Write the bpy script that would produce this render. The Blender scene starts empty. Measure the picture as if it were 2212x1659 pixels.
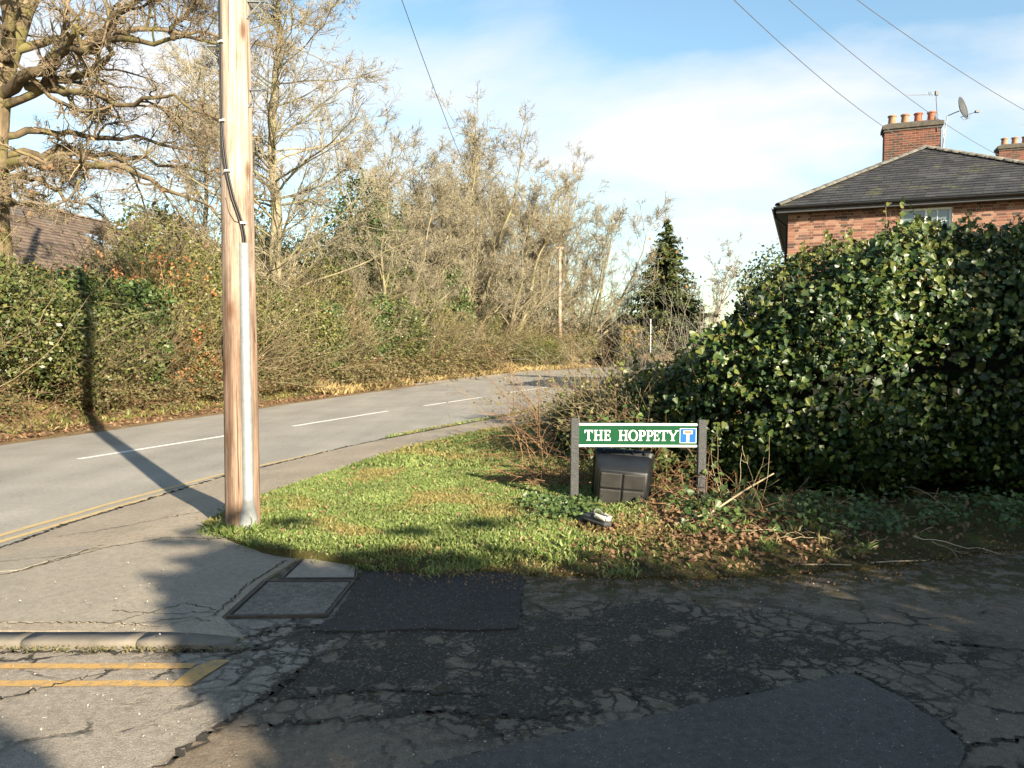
import bpy, bmesh, math, random
import numpy as np
from mathutils import Vector, Matrix, Euler
random.seed(7)
R = math.radians
scene = bpy.context.scene
COL = scene.collection

# ------------------------------------------------------------------ camera, sky, sun, exposure
cam_d = bpy.data.cameras.new('camera'); cam = bpy.data.objects.new('camera', cam_d); COL.objects.link(cam)
cam.location = (0, 0, 1.6)
cam.rotation_euler = (R(90 - 2.758), 0, 0)
cam_d.sensor_width = 36; cam_d.lens = 36 * 1650 / 2212
cam_d.clip_start = 0.05; cam_d.clip_end = 3000
scene.camera = cam

SUN_EL = R(22.5); SX, SY = 0.565, -0.825            # horizontal direction towards the sun
world = bpy.data.worlds.new('World'); scene.world = world; world.use_nodes = True
SKY_STRENGTH = 0.05
def build_world():
    nt = world.node_tree; nt.nodes.clear(); L = nt.links.new
    out = nt.nodes.new('ShaderNodeOutputWorld'); bg = nt.nodes.new('ShaderNodeBackground')
    sky = nt.nodes.new('ShaderNodeTexSky'); sky.sky_type = 'NISHITA'; sky.sun_disc = False
    sky.sun_elevation = SUN_EL; sky.sun_rotation = math.atan2(SX, SY)
    sky.air_density = 1.15; sky.dust_density = 1.0; sky.ozone_density = 1.6
    tc = nt.nodes.new('ShaderNodeTexCoord'); sep = nt.nodes.new('ShaderNodeSeparateXYZ'); L(tc.outputs['Generated'], sep.inputs[0])
    def M(op, a, b=None, clamp=False):
        n = nt.nodes.new('ShaderNodeMath'); n.operation = op; n.use_clamp = clamp
        for i, x in enumerate((a, b)):
            if x is None: continue
            if isinstance(x, (int, float)): n.inputs[i].default_value = x
            else: L(x, n.inputs[i])
        return n.outputs[0]
    zz = M('ADD', M('MAXIMUM', sep.outputs[2], 0.0), 0.16)
    cx = M('DIVIDE', sep.outputs[0], zz); cy = M('DIVIDE', sep.outputs[1], zz)
    comb = nt.nodes.new('ShaderNodeCombineXYZ'); L(M('MULTIPLY', cx, 0.75), comb.inputs[0]); L(cy, comb.inputs[1])
    nz = nt.nodes.new('ShaderNodeTexNoise'); nz.inputs['Scale'].default_value = 0.95; nz.inputs['Detail'].default_value = 9
    nz.inputs['Roughness'].default_value = 0.56; nz.inputs['Distortion'].default_value = 0.25
    mp = nt.nodes.new('ShaderNodeMapping'); mp.inputs['Location'].default_value = (4.3, 1.1, 0); mp.inputs['Rotation'].default_value = (0, 0, R(22))
    L(comb.outputs[0], mp.inputs[0]); L(mp.outputs[0], nz.inputs[0])
    # a bank of cloud low in the sky, clear blue higher up and towards the horizon
    lowb = nt.nodes.new('ShaderNodeMapRange'); lowb.interpolation_type = 'SMOOTHSTEP'; L(sep.outputs[2], lowb.inputs[0]); lowb.inputs[1].default_value = .09; lowb.inputs[2].default_value = .22
    hib = nt.nodes.new('ShaderNodeMapRange'); hib.interpolation_type = 'SMOOTHSTEP'; L(sep.outputs[2], hib.inputs[0]); hib.inputs[1].default_value = .40; hib.inputs[2].default_value = .30
    band = M('MULTIPLY', lowb.outputs[0], hib.outputs[0]); dens = M('ADD', nz.outputs[0], M('MULTIPLY', M('SUBTRACT', band, .74), .20))
    rp = nt.nodes.new('ShaderNodeValToRGB'); L(dens, rp.inputs[0])
    rp.color_ramp.elements[0].position = 0.39; rp.color_ramp.elements[0].color = (0, 0, 0, 1)
    rp.color_ramp.elements[1].position = 0.60; rp.color_ramp.elements[1].color = (1, 1, 1, 1)
    fac = M('MULTIPLY', rp.outputs[0], M('MULTIPLY', M('ADD', sep.outputs[2], 0.03), 8.0, True), True)
    mx = nt.nodes.new('ShaderNodeMix'); mx.data_type = 'RGBA'
    L(M('MULTIPLY', fac, 0.93), mx.inputs[0]); tn = nt.nodes.new('ShaderNodeMix'); tn.data_type = 'RGBA'; tn.blend_type = 'MULTIPLY'; tn.inputs[0].default_value = 1; L(sky.outputs[0], tn.inputs[6]); tn.inputs[7].default_value = (1.40, 1.55, 1.50, 1); L(tn.outputs[2], mx.inputs[6]); mx.inputs[7].default_value = (6.2, 6.25, 6.35, 1)
    L(mx.outputs[2], bg.inputs[0]); bg.inputs[1].default_value = SKY_STRENGTH
    L(bg.outputs[0], out.inputs[0])
build_world()

sd = bpy.data.lights.new('sun', 'SUN'); sd.energy = 5.0; sd.angle = R(0.53); sd.color = (1.0, 0.87, 0.675)
sun = bpy.data.objects.new('sun', sd); COL.objects.link(sun)
sun.rotation_euler = Vector((-SX * math.cos(SUN_EL), -SY * math.cos(SUN_EL), -math.sin(SUN_EL))).to_track_quat('-Z', 'Y').to_euler()
sun.location = (20, -30, 25)
vs = scene.view_settings
vs.view_transform = 'Standard'; vs.look = 'None'; vs.gamma = 1.0; vs.use_curve_mapping = False
vs.exposure = 1.75
scene.cycles.max_bounces = 5; scene.cycles.diffuse_bounces = 3; scene.cycles.glossy_bounces = 2; scene.cycles.transmission_bounces = 2

# ------------------------------------------------------------------ helpers: objects
def link(o, parent=None):
    COL.objects.link(o)
    if parent is not None: o.parent = parent
    return o
def tag(o, label=None, cat=None, group=None, kind=None):
    if label: o['label'] = label
    if cat: o['category'] = cat
    if group: o['group'] = group
    if kind: o['kind'] = kind
    return o
def empty(name, loc=(0, 0, 0), rz=0.0, label=None, cat=None, group=None):
    o = bpy.data.objects.new(name, None); link(o); o.location = loc; o.rotation_euler = (0, 0, rz); o.empty_display_size = .1
    return tag(o, label, cat, group)
def np_mesh(name, V, F, smooth=False):
    """V (n,3); F list of arrays (m,k) of equal-size faces"""
    me = bpy.data.meshes.new(name)
    V = np.asarray(V, np.float32); me.vertices.add(len(V)); me.vertices.foreach_set('co', V.ravel())
    if isinstance(F, np.ndarray): F = [F]
    loops = np.concatenate([f.ravel() for f in F]).astype(np.int32)
    tot = np.concatenate([np.full(len(f), f.shape[1]) for f in F])
    start = np.concatenate([[0], np.cumsum(tot)[:-1]]).astype(np.int32)
    me.loops.add(len(loops)); me.loops.foreach_set('vertex_index', loops)
    me.polygons.add(len(tot)); me.polygons.foreach_set('loop_start', start)
    if smooth: me.polygons.foreach_set('use_smooth', np.ones(len(tot), bool))
    me.update(calc_edges=True); me.validate()
    return me
def mobj(name, me, m, parent=None, kind=None):
    if me.materials: pass
    else: me.materials.append(m)
    o = bpy.data.objects.new(name, me); link(o, parent)
    if kind: o['kind'] = kind
    return o
def poly_mesh(name, V, F, smooth=False):
    me = bpy.data.meshes.new(name); me.from_pydata([tuple(v) for v in V], [], [tuple(f) for f in F]); me.update()
    if smooth:
        for p in me.polygons: p.use_smooth = True
    return me
class MB:
    """collects boxes / prisms / tubes into one mesh"""
    def __init__(s): s.V = []; s.F = []
    def add(s, V, F):
        n = len(s.V); s.V += [tuple(v) for v in V]; s.F += [tuple(i + n for i in f) for f in F]; return s
    def box(s, x0, x1, y0, y1, z0, z1, M=None):
        V = [(x0, y0, z0), (x1, y0, z0), (x1, y1, z0), (x0, y1, z0), (x0, y0, z1), (x1, y0, z1), (x1, y1, z1), (x0, y1, z1)]
        if M is not None: V = [M @ Vector(v) for v in V]
        return s.add(V, [(0, 3, 2, 1), (4, 5, 6, 7), (0, 1, 5, 4), (1, 2, 6, 5), (2, 3, 7, 6), (3, 0, 4, 7)])
    def prism(s, pts, z0, z1, M=None):
        n = len(pts); V = [(p[0], p[1], z0) for p in pts] + [(p[0], p[1], z1) for p in pts]
        if M is not None: V = [M @ Vector(v) for v in V]
        F = [tuple(range(n - 1, -1, -1)), tuple(range(n, 2 * n))] + [(i, (i + 1) % n, n + (i + 1) % n, n + i) for i in range(n)]
        return s.add(V, F)
    def tube(s, P, r, m=8, cap=True):
        P = [Vector(p) for p in P]; n = len(P)
        if not hasattr(r, '__len__'): r = [r] * n
        V = []
        for i, p in enumerate(P):
            t = (P[min(i + 1, n - 1)] - P[max(i - 1, 0)]).normalized()
            a = Vector((0, 0, 1)) if abs(t.z) < .9 else Vector((1, 0, 0))
            u = t.cross(a).normalized(); w = t.cross(u)
            for k in range(m):
                an = 2 * math.pi * k / m; V.append(p + (u * math.cos(an) + w * math.sin(an)) * r[i])
        F = [(i * m + k, i * m + (k + 1) % m, (i + 1) * m + (k + 1) % m, (i + 1) * m + k) for i in range(n - 1) for k in range(m)]
        if cap: F += [tuple(range(m - 1, -1, -1)), tuple((n - 1) * m + k for k in range(m))]
        return s.add(V, F)
    def lathe(s, prof, m=16, M=None):
        V = []; n = len(prof)
        for (r, z) in prof:
            for k in range(m):
                a = 2 * math.pi * k / m; V.append(Vector((r * math.cos(a), r * math.sin(a), z)))
        if M is not None: V = [M @ v for v in V]
        F = [(i * m + k, i * m + (k + 1) % m, (i + 1) * m + (k + 1) % m, (i + 1) * m + k) for i in range(n - 1) for k in range(m)]
        F += [tuple(range(m - 1, -1, -1)), tuple((n - 1) * m + k for k in range(m))]
        return s.add(V, F)
    def build(s, name, m, parent=None, smooth=False, bevel=0, kind=None):
        me = poly_mesh(name, s.V, s.F, smooth)
        bm = bmesh.new(); bm.from_mesh(me); bmesh.ops.recalc_face_normals(bm, faces=bm.faces)
        if bevel: bmesh.ops.bevel(bm, geom=bm.edges[:], offset=bevel, segments=2, affect='EDGES', profile=.5)
        bm.to_mesh(me); bm.free()
        return mobj(name, me, m, parent, kind)

# ------------------------------------------------------------------ helpers: materials
class NT:
    def __init__(s, name):
        s.m = bpy.data.materials.new(name); s.m.use_nodes = True; s.t = s.m.node_tree
        s.b = s.t.nodes['Principled BSDF']; s.out = s.t.nodes['Material Output']; s.L = s.t.links.new
    def put(s, sock, x):
        if x is None: return
        if hasattr(x, 'links'): s.L(x, sock)
        elif isinstance(x, (tuple, list)): sock.default_value = tuple(x) if len(x) == len(sock.default_value) else tuple(x) + (1,)
        else: sock.default_value = x
    def n(s, typ, out=0, props=None, **inp):
        nd = s.t.nodes.new(typ)
        for k, v in (props or {}).items(): setattr(nd, k, v)
        for k, v in inp.items(): s.put(nd.inputs[k.replace('_', ' ')] if k.replace('_', ' ') in nd.inputs else nd.inputs[int(k[1:])], v)
        return nd.outputs[out]
    def math(s, op, a, b=None, clamp=False):
        nd = s.t.nodes.new('ShaderNodeMath'); nd.operation = op; nd.use_clamp = clamp
        s.put(nd.inputs[0], a); s.put(nd.inputs[1], b); return nd.outputs[0]
    def co(s): return s.n('ShaderNodeTexCoord', 3)
    def scl(s, v, sc): return s.n('ShaderNodeMapping', 0, Vector=v, Scale=sc)
    def noise(s, v, scale, detail=4, rough=.55, dist=0): return s.n('ShaderNodeTexNoise', 0, Vector=v, Scale=scale, Detail=detail, Roughness=rough, Distortion=dist)
    def noisec(s, v, scale, detail=3): return s.n('ShaderNodeTexNoise', 1, Vector=v, Scale=scale, Detail=detail)
    def vor(s, v, scale, feat='F1', out=0, rnd=1.0): return s.n('ShaderNodeTexVoronoi', out, {'feature': feat}, Vector=v, Scale=scale, Randomness=rnd)
    def ramp(s, f, *stops):
        nd = s.t.nodes.new('ShaderNodeValToRGB'); s.L(f, nd.inputs[0]); e = nd.color_ramp.elements
        while len(e) < len(stops): e.new(.5)
        for el, (p, c) in zip(e, stops):
            el.position = p; el.color = (c, c, c, 1) if isinstance(c, (int, float)) else tuple(c) + (1,)
        return nd.outputs[0]
    def step(s, f, a, b): return s.n('ShaderNodeMapRange', 0, {'interpolation_type': 'SMOOTHSTEP'}, Value=f, From_Min=a, From_Max=b)
    def mix(s, f, a, b, mode='MIX'):
        nd = s.t.nodes.new('ShaderNodeMix'); nd.data_type = 'RGBA'; nd.blend_type = mode
        s.put(nd.inputs[0], f); s.put(nd.inputs[6], a); s.put(nd.inputs[7], b); return nd.outputs[2]
    def rnd(s):   # random per loose piece and per object
        a = s.n('ShaderNodeNewGeometry', 'Random Per Island' and 8); b = s.n('ShaderNodeObjectInfo', 5)
        return s.math('FRACT', s.math('ADD', a, b))
    def xyz(s, v):
        nd = s.t.nodes.new('ShaderNodeSeparateXYZ'); s.L(v, nd.inputs[0]); return nd.outputs
    def bump(s, h, st=.3, d=.01):
        s.L(s.n('ShaderNodeBump', 0, Height=h, Strength=st, Distance=d), s.b.inputs['Normal'])
    def done(s, col=None, rough=None, spec=None, metal=None):
        s.put(s.b.inputs['Base Color'], col); s.put(s.b.inputs['Roughness'], rough)
        s.put(s.b.inputs['Specular IOR Level'], spec); s.put(s.b.inputs['Metallic'], metal); return s.m
MAT = {}
def simple(name, c, rough=.6, var=.25, scale=8, metal=0, spec=.4, bump=0.0, bscale=60):
    t = NT(name); co = t.co(); nz = t.noise(co, scale, 5, .6)
    lo = tuple(x * (1 - var) for x in c); hi = tuple(min(1, x * (1 + var)) for x in c)
    col = t.ramp(nz, (.3, lo), (.7, hi))
    if bump: t.bump(t.noise(co, bscale, 4), bump, .01)
    MAT[name] = t.done(col, rough, spec, metal); return MAT[name]
def leafmat(name, cols, rough=.45, spec=.5, transl=.2, patch=None):
    t = NT(name); r = t.rnd(); n = len(cols)
    col = t.ramp(r, *[(i / max(1, n - 1), c) for i, c in enumerate(cols)])
    co = t.n('ShaderNodeNewGeometry', 0)
    big = t.noise(co, 1.3, 3)
    col = t.mix(1.0, col, t.ramp(big, (.3, .7), (.7, 1.25)), 'MULTIPLY')
    if patch: col = t.mix(t.step(t.noise(co, patch[1], 2), .52, .62), col, t.mix(r, patch[0], tuple(x * .6 for x in patch[0])))
    t.done(col, rough, spec)
    if transl:
        tr = t.n('ShaderNodeBsdfTranslucent', 0, Color=col)
        ms = t.t.nodes.new('ShaderNodeMixShader'); ms.inputs[0].default_value = transl
        t.L(t.b.outputs[0], ms.inputs[1]); t.L(tr, ms.inputs[2]); t.L(ms.outputs[0], t.out.inputs[0])
    MAT[name] = t.m; return t.m
def barkmat(name, dark, light, scale=6, moss=None):
    t = NT(name); co = t.n('ShaderNodeNewGeometry', 0)
    nz = t.noise(t.scl(co, (1, 1, .35)), scale, 5, .65); col = t.ramp(nz, (.3, dark), (.72, light))
    r = t.rnd(); col = t.mix(1.0, col, t.ramp(r, (0, .5), (1, 1.22)), 'MULTIPLY')
    if moss: col = t.mix(t.step(t.noise(co, 2.2, 4), .5, .62), col, moss)
    t.bump(t.noise(t.scl(co, (1, 1, .3)), scale * 5, 4), .5, .02)
    MAT[name] = t.done(col, .85, .2); return t.m

# ------------------------------------------------------------------ materials
def asphalt(name, dark, light, grain=1.0, extra=None):
    t = NT(name); co = t.co()
    base = t.ramp(t.noise(co, .9, 6, .6), (.3, dark), (.7, light))
    fine = t.noise(co, 190, 3, .7); base = t.mix(1.0, base, t.ramp(fine, (.3, 1 - .45 * grain), (.7, 1 + .35 * grain)), 'MULTIPLY')
    base = t.mix(1.0, base, t.ramp(t.noise(co, 22, 5, .75), (.32, 1 - .22 * grain), (.68, 1 + .20 * grain)), 'MULTIPLY')
    peb = t.vor(co, 85, 'F1'); pr = t.vor(co, 85, 'F1', 1)
    bright = t.math('MULTIPLY', t.step(peb, .3, .16), t.step(t.xyz(pr)[0], .93 - .09 * max(0, grain - .8), .96 - .09 * max(0, grain - .8)))
    base = t.mix(t.math('MULTIPLY', bright, .55 * grain), base, (.42, .40, .37))
    h = t.math('ADD', fine, t.math('MULTIPLY', peb, -.6))
    rough = .85
    if extra: base, h = extra(t, co, base, h)
    t.bump(h, .55 * grain, .006)
    MAT[name] = t.done(base, rough, .25); return t.m
def road_extra(t, co, base, h):
    p = t.xyz(co)
    # worn wheel tracks and mottling along the carriageway
    w = t.noise(t.scl(co, (.9, .12, 1)), 1.6, 3); base = t.mix(1.0, base, t.ramp(w, (.3, .86), (.7, 1.12)), 'MULTIPLY')
    sp = t.step(t.noise(co, 9, 5, .7), .62, .72); base = t.mix(t.math('MULTIPLY', sp, .3), base, (.33, .31, .27))
    return base, h
def side_extra(t, co, base, h):
    p = t.xyz(co); x, y = p[0], p[1]
    wob = t.noise(co, 1.7, 5, .6); wobc = t.noisec(co, 5, 4)
    dco = t.mix(.035, t.mix(.10, t.mix(.30, co, t.noisec(co, 1.6, 3), 'ADD'), t.noisec(co, 9, 3), 'ADD'), t.noisec(co, 40, 3), 'ADD')
    # crazed area: ellipse in front of the dark repair
    ex = t.math('DIVIDE', t.math('SUBTRACT', x, .35), 2.3); ey = t.math('DIVIDE', t.math('SUBTRACT', y, 3.95), 1.0)
    d = t.math('ADD', t.math('ADD', t.math('MULTIPLY', ex, ex), t.math('MULTIPLY', ey, ey)), t.math('MULTIPLY', t.math('SUBTRACT', wob, .5), 2.2))
    zone = t.step(d, 1.15, .45)
    core = t.step(d, .75, .1)
    e1 = t.vor(dco, 2.6, 'DISTANCE_TO_EDGE'); e2 = t.vor(dco, 7.5, 'DISTANCE_TO_EDGE')
    nn = t.noise(co, 34, 6, .8)
    c1 = t.math('MULTIPLY', t.step(t.math('ADD', e1, t.math('MULTIPLY', nn, .06)), .085, .045), t.math('MAXIMUM', zone, t.step(wob, .5, .62)))
    c2 = t.math('MULTIPLY', t.step(t.math('ADD', e2, t.math('MULTIPLY', nn, .26)), .235, .15), zone)
    crumble = t.math('MULTIPLY', t.step(t.math('ADD', t.noise(co, 3.1, 6, .7), t.math('MULTIPLY', core, .16)), .575, .63), zone)
    crk = t.math('MAXIMUM', t.math('MAXIMUM', c1, c2), t.math('MULTIPLY', crumble, .9))
    agg = t.vor(co, 62, 'F1'); agc = t.math('ADD', t.xyz(t.vor(co, 62, 'F1', 1))[1], t.math('MULTIPLY', t.math('SUBTRACT', t.noise(co, 6, 4), .5), .9))
    dirt = t.mix(t.math('MULTIPLY', t.step(agg, .55, .25), t.step(agc, .55, .7)), (.030, .026, .020), (.11, .10, .085))
    # moss thickens towards the verge
    edge = t.step(t.math('ADD', y, t.math('MULTIPLY', wob, 1.1)), 4.75, 5.75)
    moss = t.math('MULTIPLY', t.step(t.math('ADD', t.noise(co, 7, 6, .7), t.math('MULTIPLY', edge, .13)), .54, .66), t.math('MAXIMUM', t.math('MULTIPLY', zone, .55), edge))
    old_shade = t.step(t.math('SUBTRACT', t.math('ADD', x, t.math('MULTIPLY', nn, .05)), t.math('ADD', -1.02, t.math('MULTIPLY', t.math('SUBTRACT', y, 3.9), .32))), -.02, .05)
    base = t.mix(old_shade, base, t.mix(1.0, base, (.68, .62, .55), 'MULTIPLY'))  # older surface, its colour also darkened to deepen the foreground shade
    base = t.mix(crk, base, dirt)
    base = t.mix(t.math('MULTIPLY', moss, .9), base, t.mix(t.noise(co, 60, 3), (.022, .020, .006), (.075, .062, .012)))
    h = t.math('ADD', t.math('SUBTRACT', h, t.math('MULTIPLY', crk, 2.2)), t.math('MULTIPLY', t.math('MULTIPLY', agg, crk), -1.2))
    return base, h
asphalt('road_asphalt', (.215, .203, .178), (.275, .258, .226), .8, road_extra)
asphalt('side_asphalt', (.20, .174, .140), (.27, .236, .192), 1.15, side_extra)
asphalt('footway_asphalt', (.225, .192, .147), (.31, .264, .203), 1.0)
asphalt('footway_patch', (.21, .186, .150), (.265, .235, .19), .8)
asphalt('fresh_asphalt', (.036, .033, .030), (.053, .048, .043), 1.7)
asphalt('grey_repair', (.080, .071, .060), (.108, .096, .082), 1.3)
asphalt('cover_concrete', (.145, .130, .108), (.205, .185, .155), 2.0)
simple('crack_dirt', (.034, .029, .022), .95, .5, 25, bump=.8, bscale=120)
simple('crack_moss', (.04, .036, .012), .95, .6, 14, bump=.8, bscale=120)
simple('kerb_stone', (.14, .123, .10), .85, .25, 6, bump=.4, bscale=90)
simple('iron_frame', (.06, .05, .042), .8, .35, 12, bump=.3)
def paint(name, c, worn):
    t = NT(name); co = t.co(); w = t.noise(co, 16, 6, .75); g = t.noise(co, 150, 3)
    col = t.mix(t.step(t.math('ADD', w, t.math('MULTIPLY', t.noise(co, 90, 4, .8), .25)), .62, .74), c, worn); col = t.mix(1.0, col, t.ramp(g, (.3, .8), (.7, 1.12)), 'MULTIPLY')
    t.bump(g, .4, .004); MAT[name] = t.done(col, .7, .3)
paint('yellow_paint', (.40, .25, .085), (.24, .18, .11)); paint('yellow_faded', (.42, .31, .14), (.30, .255, .18)); paint('white_paint', (.72, .70, .66), (.48, .46, .42))
def soil(name, a, b, c):
    t = NT(name); co = t.co(); col = t.ramp(t.noise(co, 4, 7, .7), (.3, a), (.52, b), (.7, c))
    col = t.mix(1.0, col, t.ramp(t.noise(co, 70, 4, .7), (.3, .55), (.7, 1.35)), 'MULTIPLY')
    t.bump(t.noise(co, 45, 6, .7), .9, .03); MAT[name] = t.done(col, .95, .1)
soil('verge_soil', (.05, .036, .02), (.085, .075, .028), (.09, .11, .025))
soil('bank_soil', (.10, .065, .035), (.19, .13, .07), (.26, .185, .105))
soil('field', (.05, .055, .02), (.07, .07, .025), (.09, .08, .035))

def wood_mat():
    t = NT('pole_wood'); co = t.co(); p = t.xyz(co)
    g = t.noise(t.scl(co, (11, 11, .32)), 2.4, 7, .7, .5); fine = t.noise(t.scl(co, (70, 70, 1.1)), 2, 5, .7); blot = t.noise(t.scl(co, (5, 5, 1.1)), 1.5, 5, .65)
    red = t.ramp(g, (.32, (.085, .05, .032)), (.45, (.19, .122, .082)), (.56, (.26, .18, .128)), (.70, (.34, .26, .198)))
    pale = t.ramp(g, (.32, (.20, .14, .10)), (.46, (.36, .285, .22)), (.58, (.45, .37, .295)), (.72, (.52, .44, .365)))
    f = t.step(t.math('ADD', p[2], t.math('MULTIPLY', t.math('SUBTRACT', blot, .5), 3.2)), 1.3, 3.4)
    col = t.mix(f, red, pale); col = t.mix(1.0, col, t.ramp(fine, (.3, .62), (.7, 1.2)), 'MULTIPLY')
    col = t.mix(1.0, col, t.ramp(blot, (.32, .55), (.5, .95), (.7, 1.15)), 'MULTIPLY')
    crk = t.math('MULTIPLY', t.step(t.noise(t.scl(co, (34, 34, .20)), 1.6, 3, .6), .62, .67), .7); col = t.mix(crk, col, (.05, .03, .02))
    kn = t.vor(t.scl(co, (4.5, 4.5, 1.6)), 1.25, 'F1'); knm = t.step(t.math('ADD', kn, t.math('MULTIPLY', fine, .12)), .32, .13); col = t.mix(t.math('MULTIPLY', knm, .85), col, (.10, .045, .022))
    t.bump(t.math('SUBTRACT', fine, t.math('MULTIPLY', crk, 2)), .7, .008); MAT['pole_wood'] = t.done(col, .8, .2)
wood_mat()
simple('galvanised', (.25, .265, .27), .6, .16, 14, metal=.35, spec=.5, bump=.15, bscale=20)
simple('black_cable', (.018, .016, .015), .5, .2)
simple('clip_white', (.8, .8, .78), .5, .05)
simple('grey_bracket', (.20, .22, .23), .5, .2, metal=.5)
simple('wire_grey', (.10, .10, .105), .6, .1)
simple('sign_post', (.05, .052, .052), .6, .25, 40, bump=1.0, bscale=90)
simple('sign_green', (.003, .058, .022), .32, .12, 6); simple('sign_white', (.80, .80, .78), .35, .04)
simple('sign_blue', (.009, .09, .36), .35, .06); simple('sign_red', (.55, .06, .015), .35, .06)
simple('crate_black', (.011, .012, .013), .40, .3, 5, bump=.2, bscale=200); simple('crate_base', (.032, .031, .028), .6, .35, 7, bump=.3, bscale=120)
simple('shoe_grey', (.045, .046, .048), .75, .3, 20, bump=.3, bscale=200); simple('shoe_white', (.62, .58, .48), .6, .1); simple('shoe_lining', (.12, .12, .115), .9, .3, 30)
def brick_mat():
    t = NT('brick'); r = t.rnd(); co = t.n('ShaderNodeNewGeometry', 0)
    col = t.ramp(r, (0, (.065, .042, .036)), (.2, (.155, .066, .045)), (.42, (.215, .098, .064)), (.68, (.28, .165, .115)), (.85, (.19, .08, .052)), (1, (.105, .067, .055)))
    col = t.mix(1.0, col, t.ramp(t.noise(co, 40, 4, .7), (.3, .75), (.7, 1.2)), 'MULTIPLY'); t.bump(t.noise(co, 120, 3), .4, .005)
    MAT['brick'] = t.done(col, .85, .2)
    t = NT('chimney_brick'); r = t.rnd(); co = t.n('ShaderNodeNewGeometry', 0)
    col = t.ramp(r, (0, (.05, .026, .02)), (.3, (.115, .042, .026)), (.6, (.155, .056, .034)), (1, (.10, .04, .027)))
    col = t.mix(t.step(t.noise(co, 2.4, 4), .53, .66), col, (.06, .035, .028)); MAT['chimney_brick'] = t.done(col, .85, .2)
    t = NT('brick_far'); co = t.co()   # courses on the walls that are seen edge-on or from far
    br = t.n('ShaderNodeTexBrick', 0, Vector=t.n('ShaderNodeMapping', 0, Vector=co, Rotation=(R(90), 0, 0)), Color1=(.42, .16, .09), Color2=(.25, .10, .07), Mortar=(.45, .40, .33), Scale=1.0, Brick_Width=.225, Row_Height=.075, Mortar_Size=.01)
    MAT['brick_far'] = t.done(br, .85, .2)
brick_mat()
simple('mortar', (.31, .265, .215), .9, .15, 12, bump=.3); simple('black_gutter', (.016, .017, .018), .35, .25); simple('fascia', (.05, .05, .05), .5, .2)
simple('white_frame', (.74, .75, .76), .4, .05); simple('lintel', (.14, .085, .065), .85, .3)
def glass_mat():
    t = NT('window_glass'); MAT['window_glass'] = t.done((.10, .13, .14), .06, 1.0)
glass_mat()
def slate_mat(name, cols, lichen):
    t = NT(name); r = t.rnd(); co = t.n('ShaderNodeNewGeometry', 0)
    col = t.ramp(r, *[(i / (len(cols) - 1), c) for i, c in enumerate(cols)])
    col = t.mix(t.math('MULTIPLY', t.step(t.noise(co, 1.4, 6, .7), .54, .68), .6), col, lichen)
    col = t.mix(t.math('MULTIPLY', t.step(t.noise(t.scl(co, (1, 1, 1.5)), .8, 3), .56, .66), .55), col, (.085, .086, .088))
    t.bump(t.noise(co, 50, 3), .3, .01); MAT[name] = t.done(col, .62, .35)
slate_mat('slate', [(.026, .026, .027), (.036, .036, .038), (.048, .048, .050), (.032, .033, .033)], (.11, .115, .055))
slate_mat('brown_tile', [(.105, .078, .06), (.135, .10, .076), (.165, .125, .095)], (.16, .13, .075))
simple('ridge_tile', (.13, .122, .105), .85, .3, 5, bump=.4); simple('cap_concrete', (.075, .066, .052), .9, .4, 5, bump=.5)
simple('terracotta', (.30, .105, .055), .75, .3, 6); simple('terracotta_buff', (.26, .15, .09), .8, .3, 6); simple('dish_grey', (.045, .048, .05), .5, .15); simple('aerial', (.16, .16, .17), .5, .2, metal=.6)
simple('white_render', (.78, .77, .73), .8, .05); simple('skylight_glass', (.35, .48, .62), .15, .1, spec=.8)

barkmat('oak_bark', (.06, .045, .028), (.235, .178, .108), 5, (.13, .115, .045))
barkmat('oak_twig', (.15, .115, .075), (.33, .265, .175), 4)
barkmat('ash_bark', (.13, .108, .066), (.31, .265, .175), 4, (.19, .18, .085))
barkmat('pale_twig', (.205, .178, .12), (.39, .345, .245), 3)
barkmat('tan_twig', (.17, .132, .075), (.34, .275, .165), 3)
barkmat('brown_stem', (.15, .085, .045), (.34, .20, .11), 5)
barkmat('straw_stem', (.30, .23, .13), (.52, .43, .28), 5)
barkmat('grey_twig', (.19, .168, .13), (.37, .33, .262), 3)
leafmat('ivy_leaf', [(.010, .028, .008), (.018, .044, .011), (.034, .062, .014), (.056, .088, .019), (.11, .125, .026)], .42, .40, .12)
leafmat('ivy_young', [(.07, .10, .02), (.11, .135, .03), (.15, .15, .035)], .42, .4, .2)
leafmat('ivy_head', [(.14, .075, .03), (.22, .13, .055), (.12, .09, .03)], .8, .2, 0)
leafmat('holly_leaf', [(.030, .046, .013), (.052, .074, .020), (.085, .106, .030), (.13, .14, .046)], .42, .45, .12)
leafmat('olive_leaf', [(.08, .09, .024), (.13, .135, .036), (.20, .185, .056)], .5, .4, .2)
leafmat('yellow_leaf', [(.13, .13, .03), (.19, .17, .04), (.22, .18, .05)], .5, .4, .2)
leafmat('conifer_leaf', [(.024, .042, .018), (.042, .065, .024), (.075, .095, .03)], .6, .3, .1)
leafmat('cypress_leaf', [(.045, .06, .012), (.075, .09, .018), (.11, .12, .025)], .6, .3, .15)
leafmat('brown_leaf', [(.10, .055, .028), (.17, .098, .052), (.25, .16, .09), (.13, .075, .04)], .75, .25, .15)
leafmat('orange_leaf', [(.34, .13, .045), (.42, .19, .075), (.30, .12, .04)], .75, .25, .2)
leafmat('bramble_leaf', [(.10, .08, .04), (.14, .125, .05), (.075, .09, .03), (.18, .13, .07)], .6, .3, .1)
leafmat('grass_blade', [(.115, .17, .040), (.15, .212, .052), (.20, .255, .075), (.29, .29, .12)], .5, .35, .3, ((.30, .26, .09), .9))
leafmat('dry_grass', [(.28, .20, .085), (.36, .27, .12), (.24, .19, .08)], .7, .3, .2)
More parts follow.
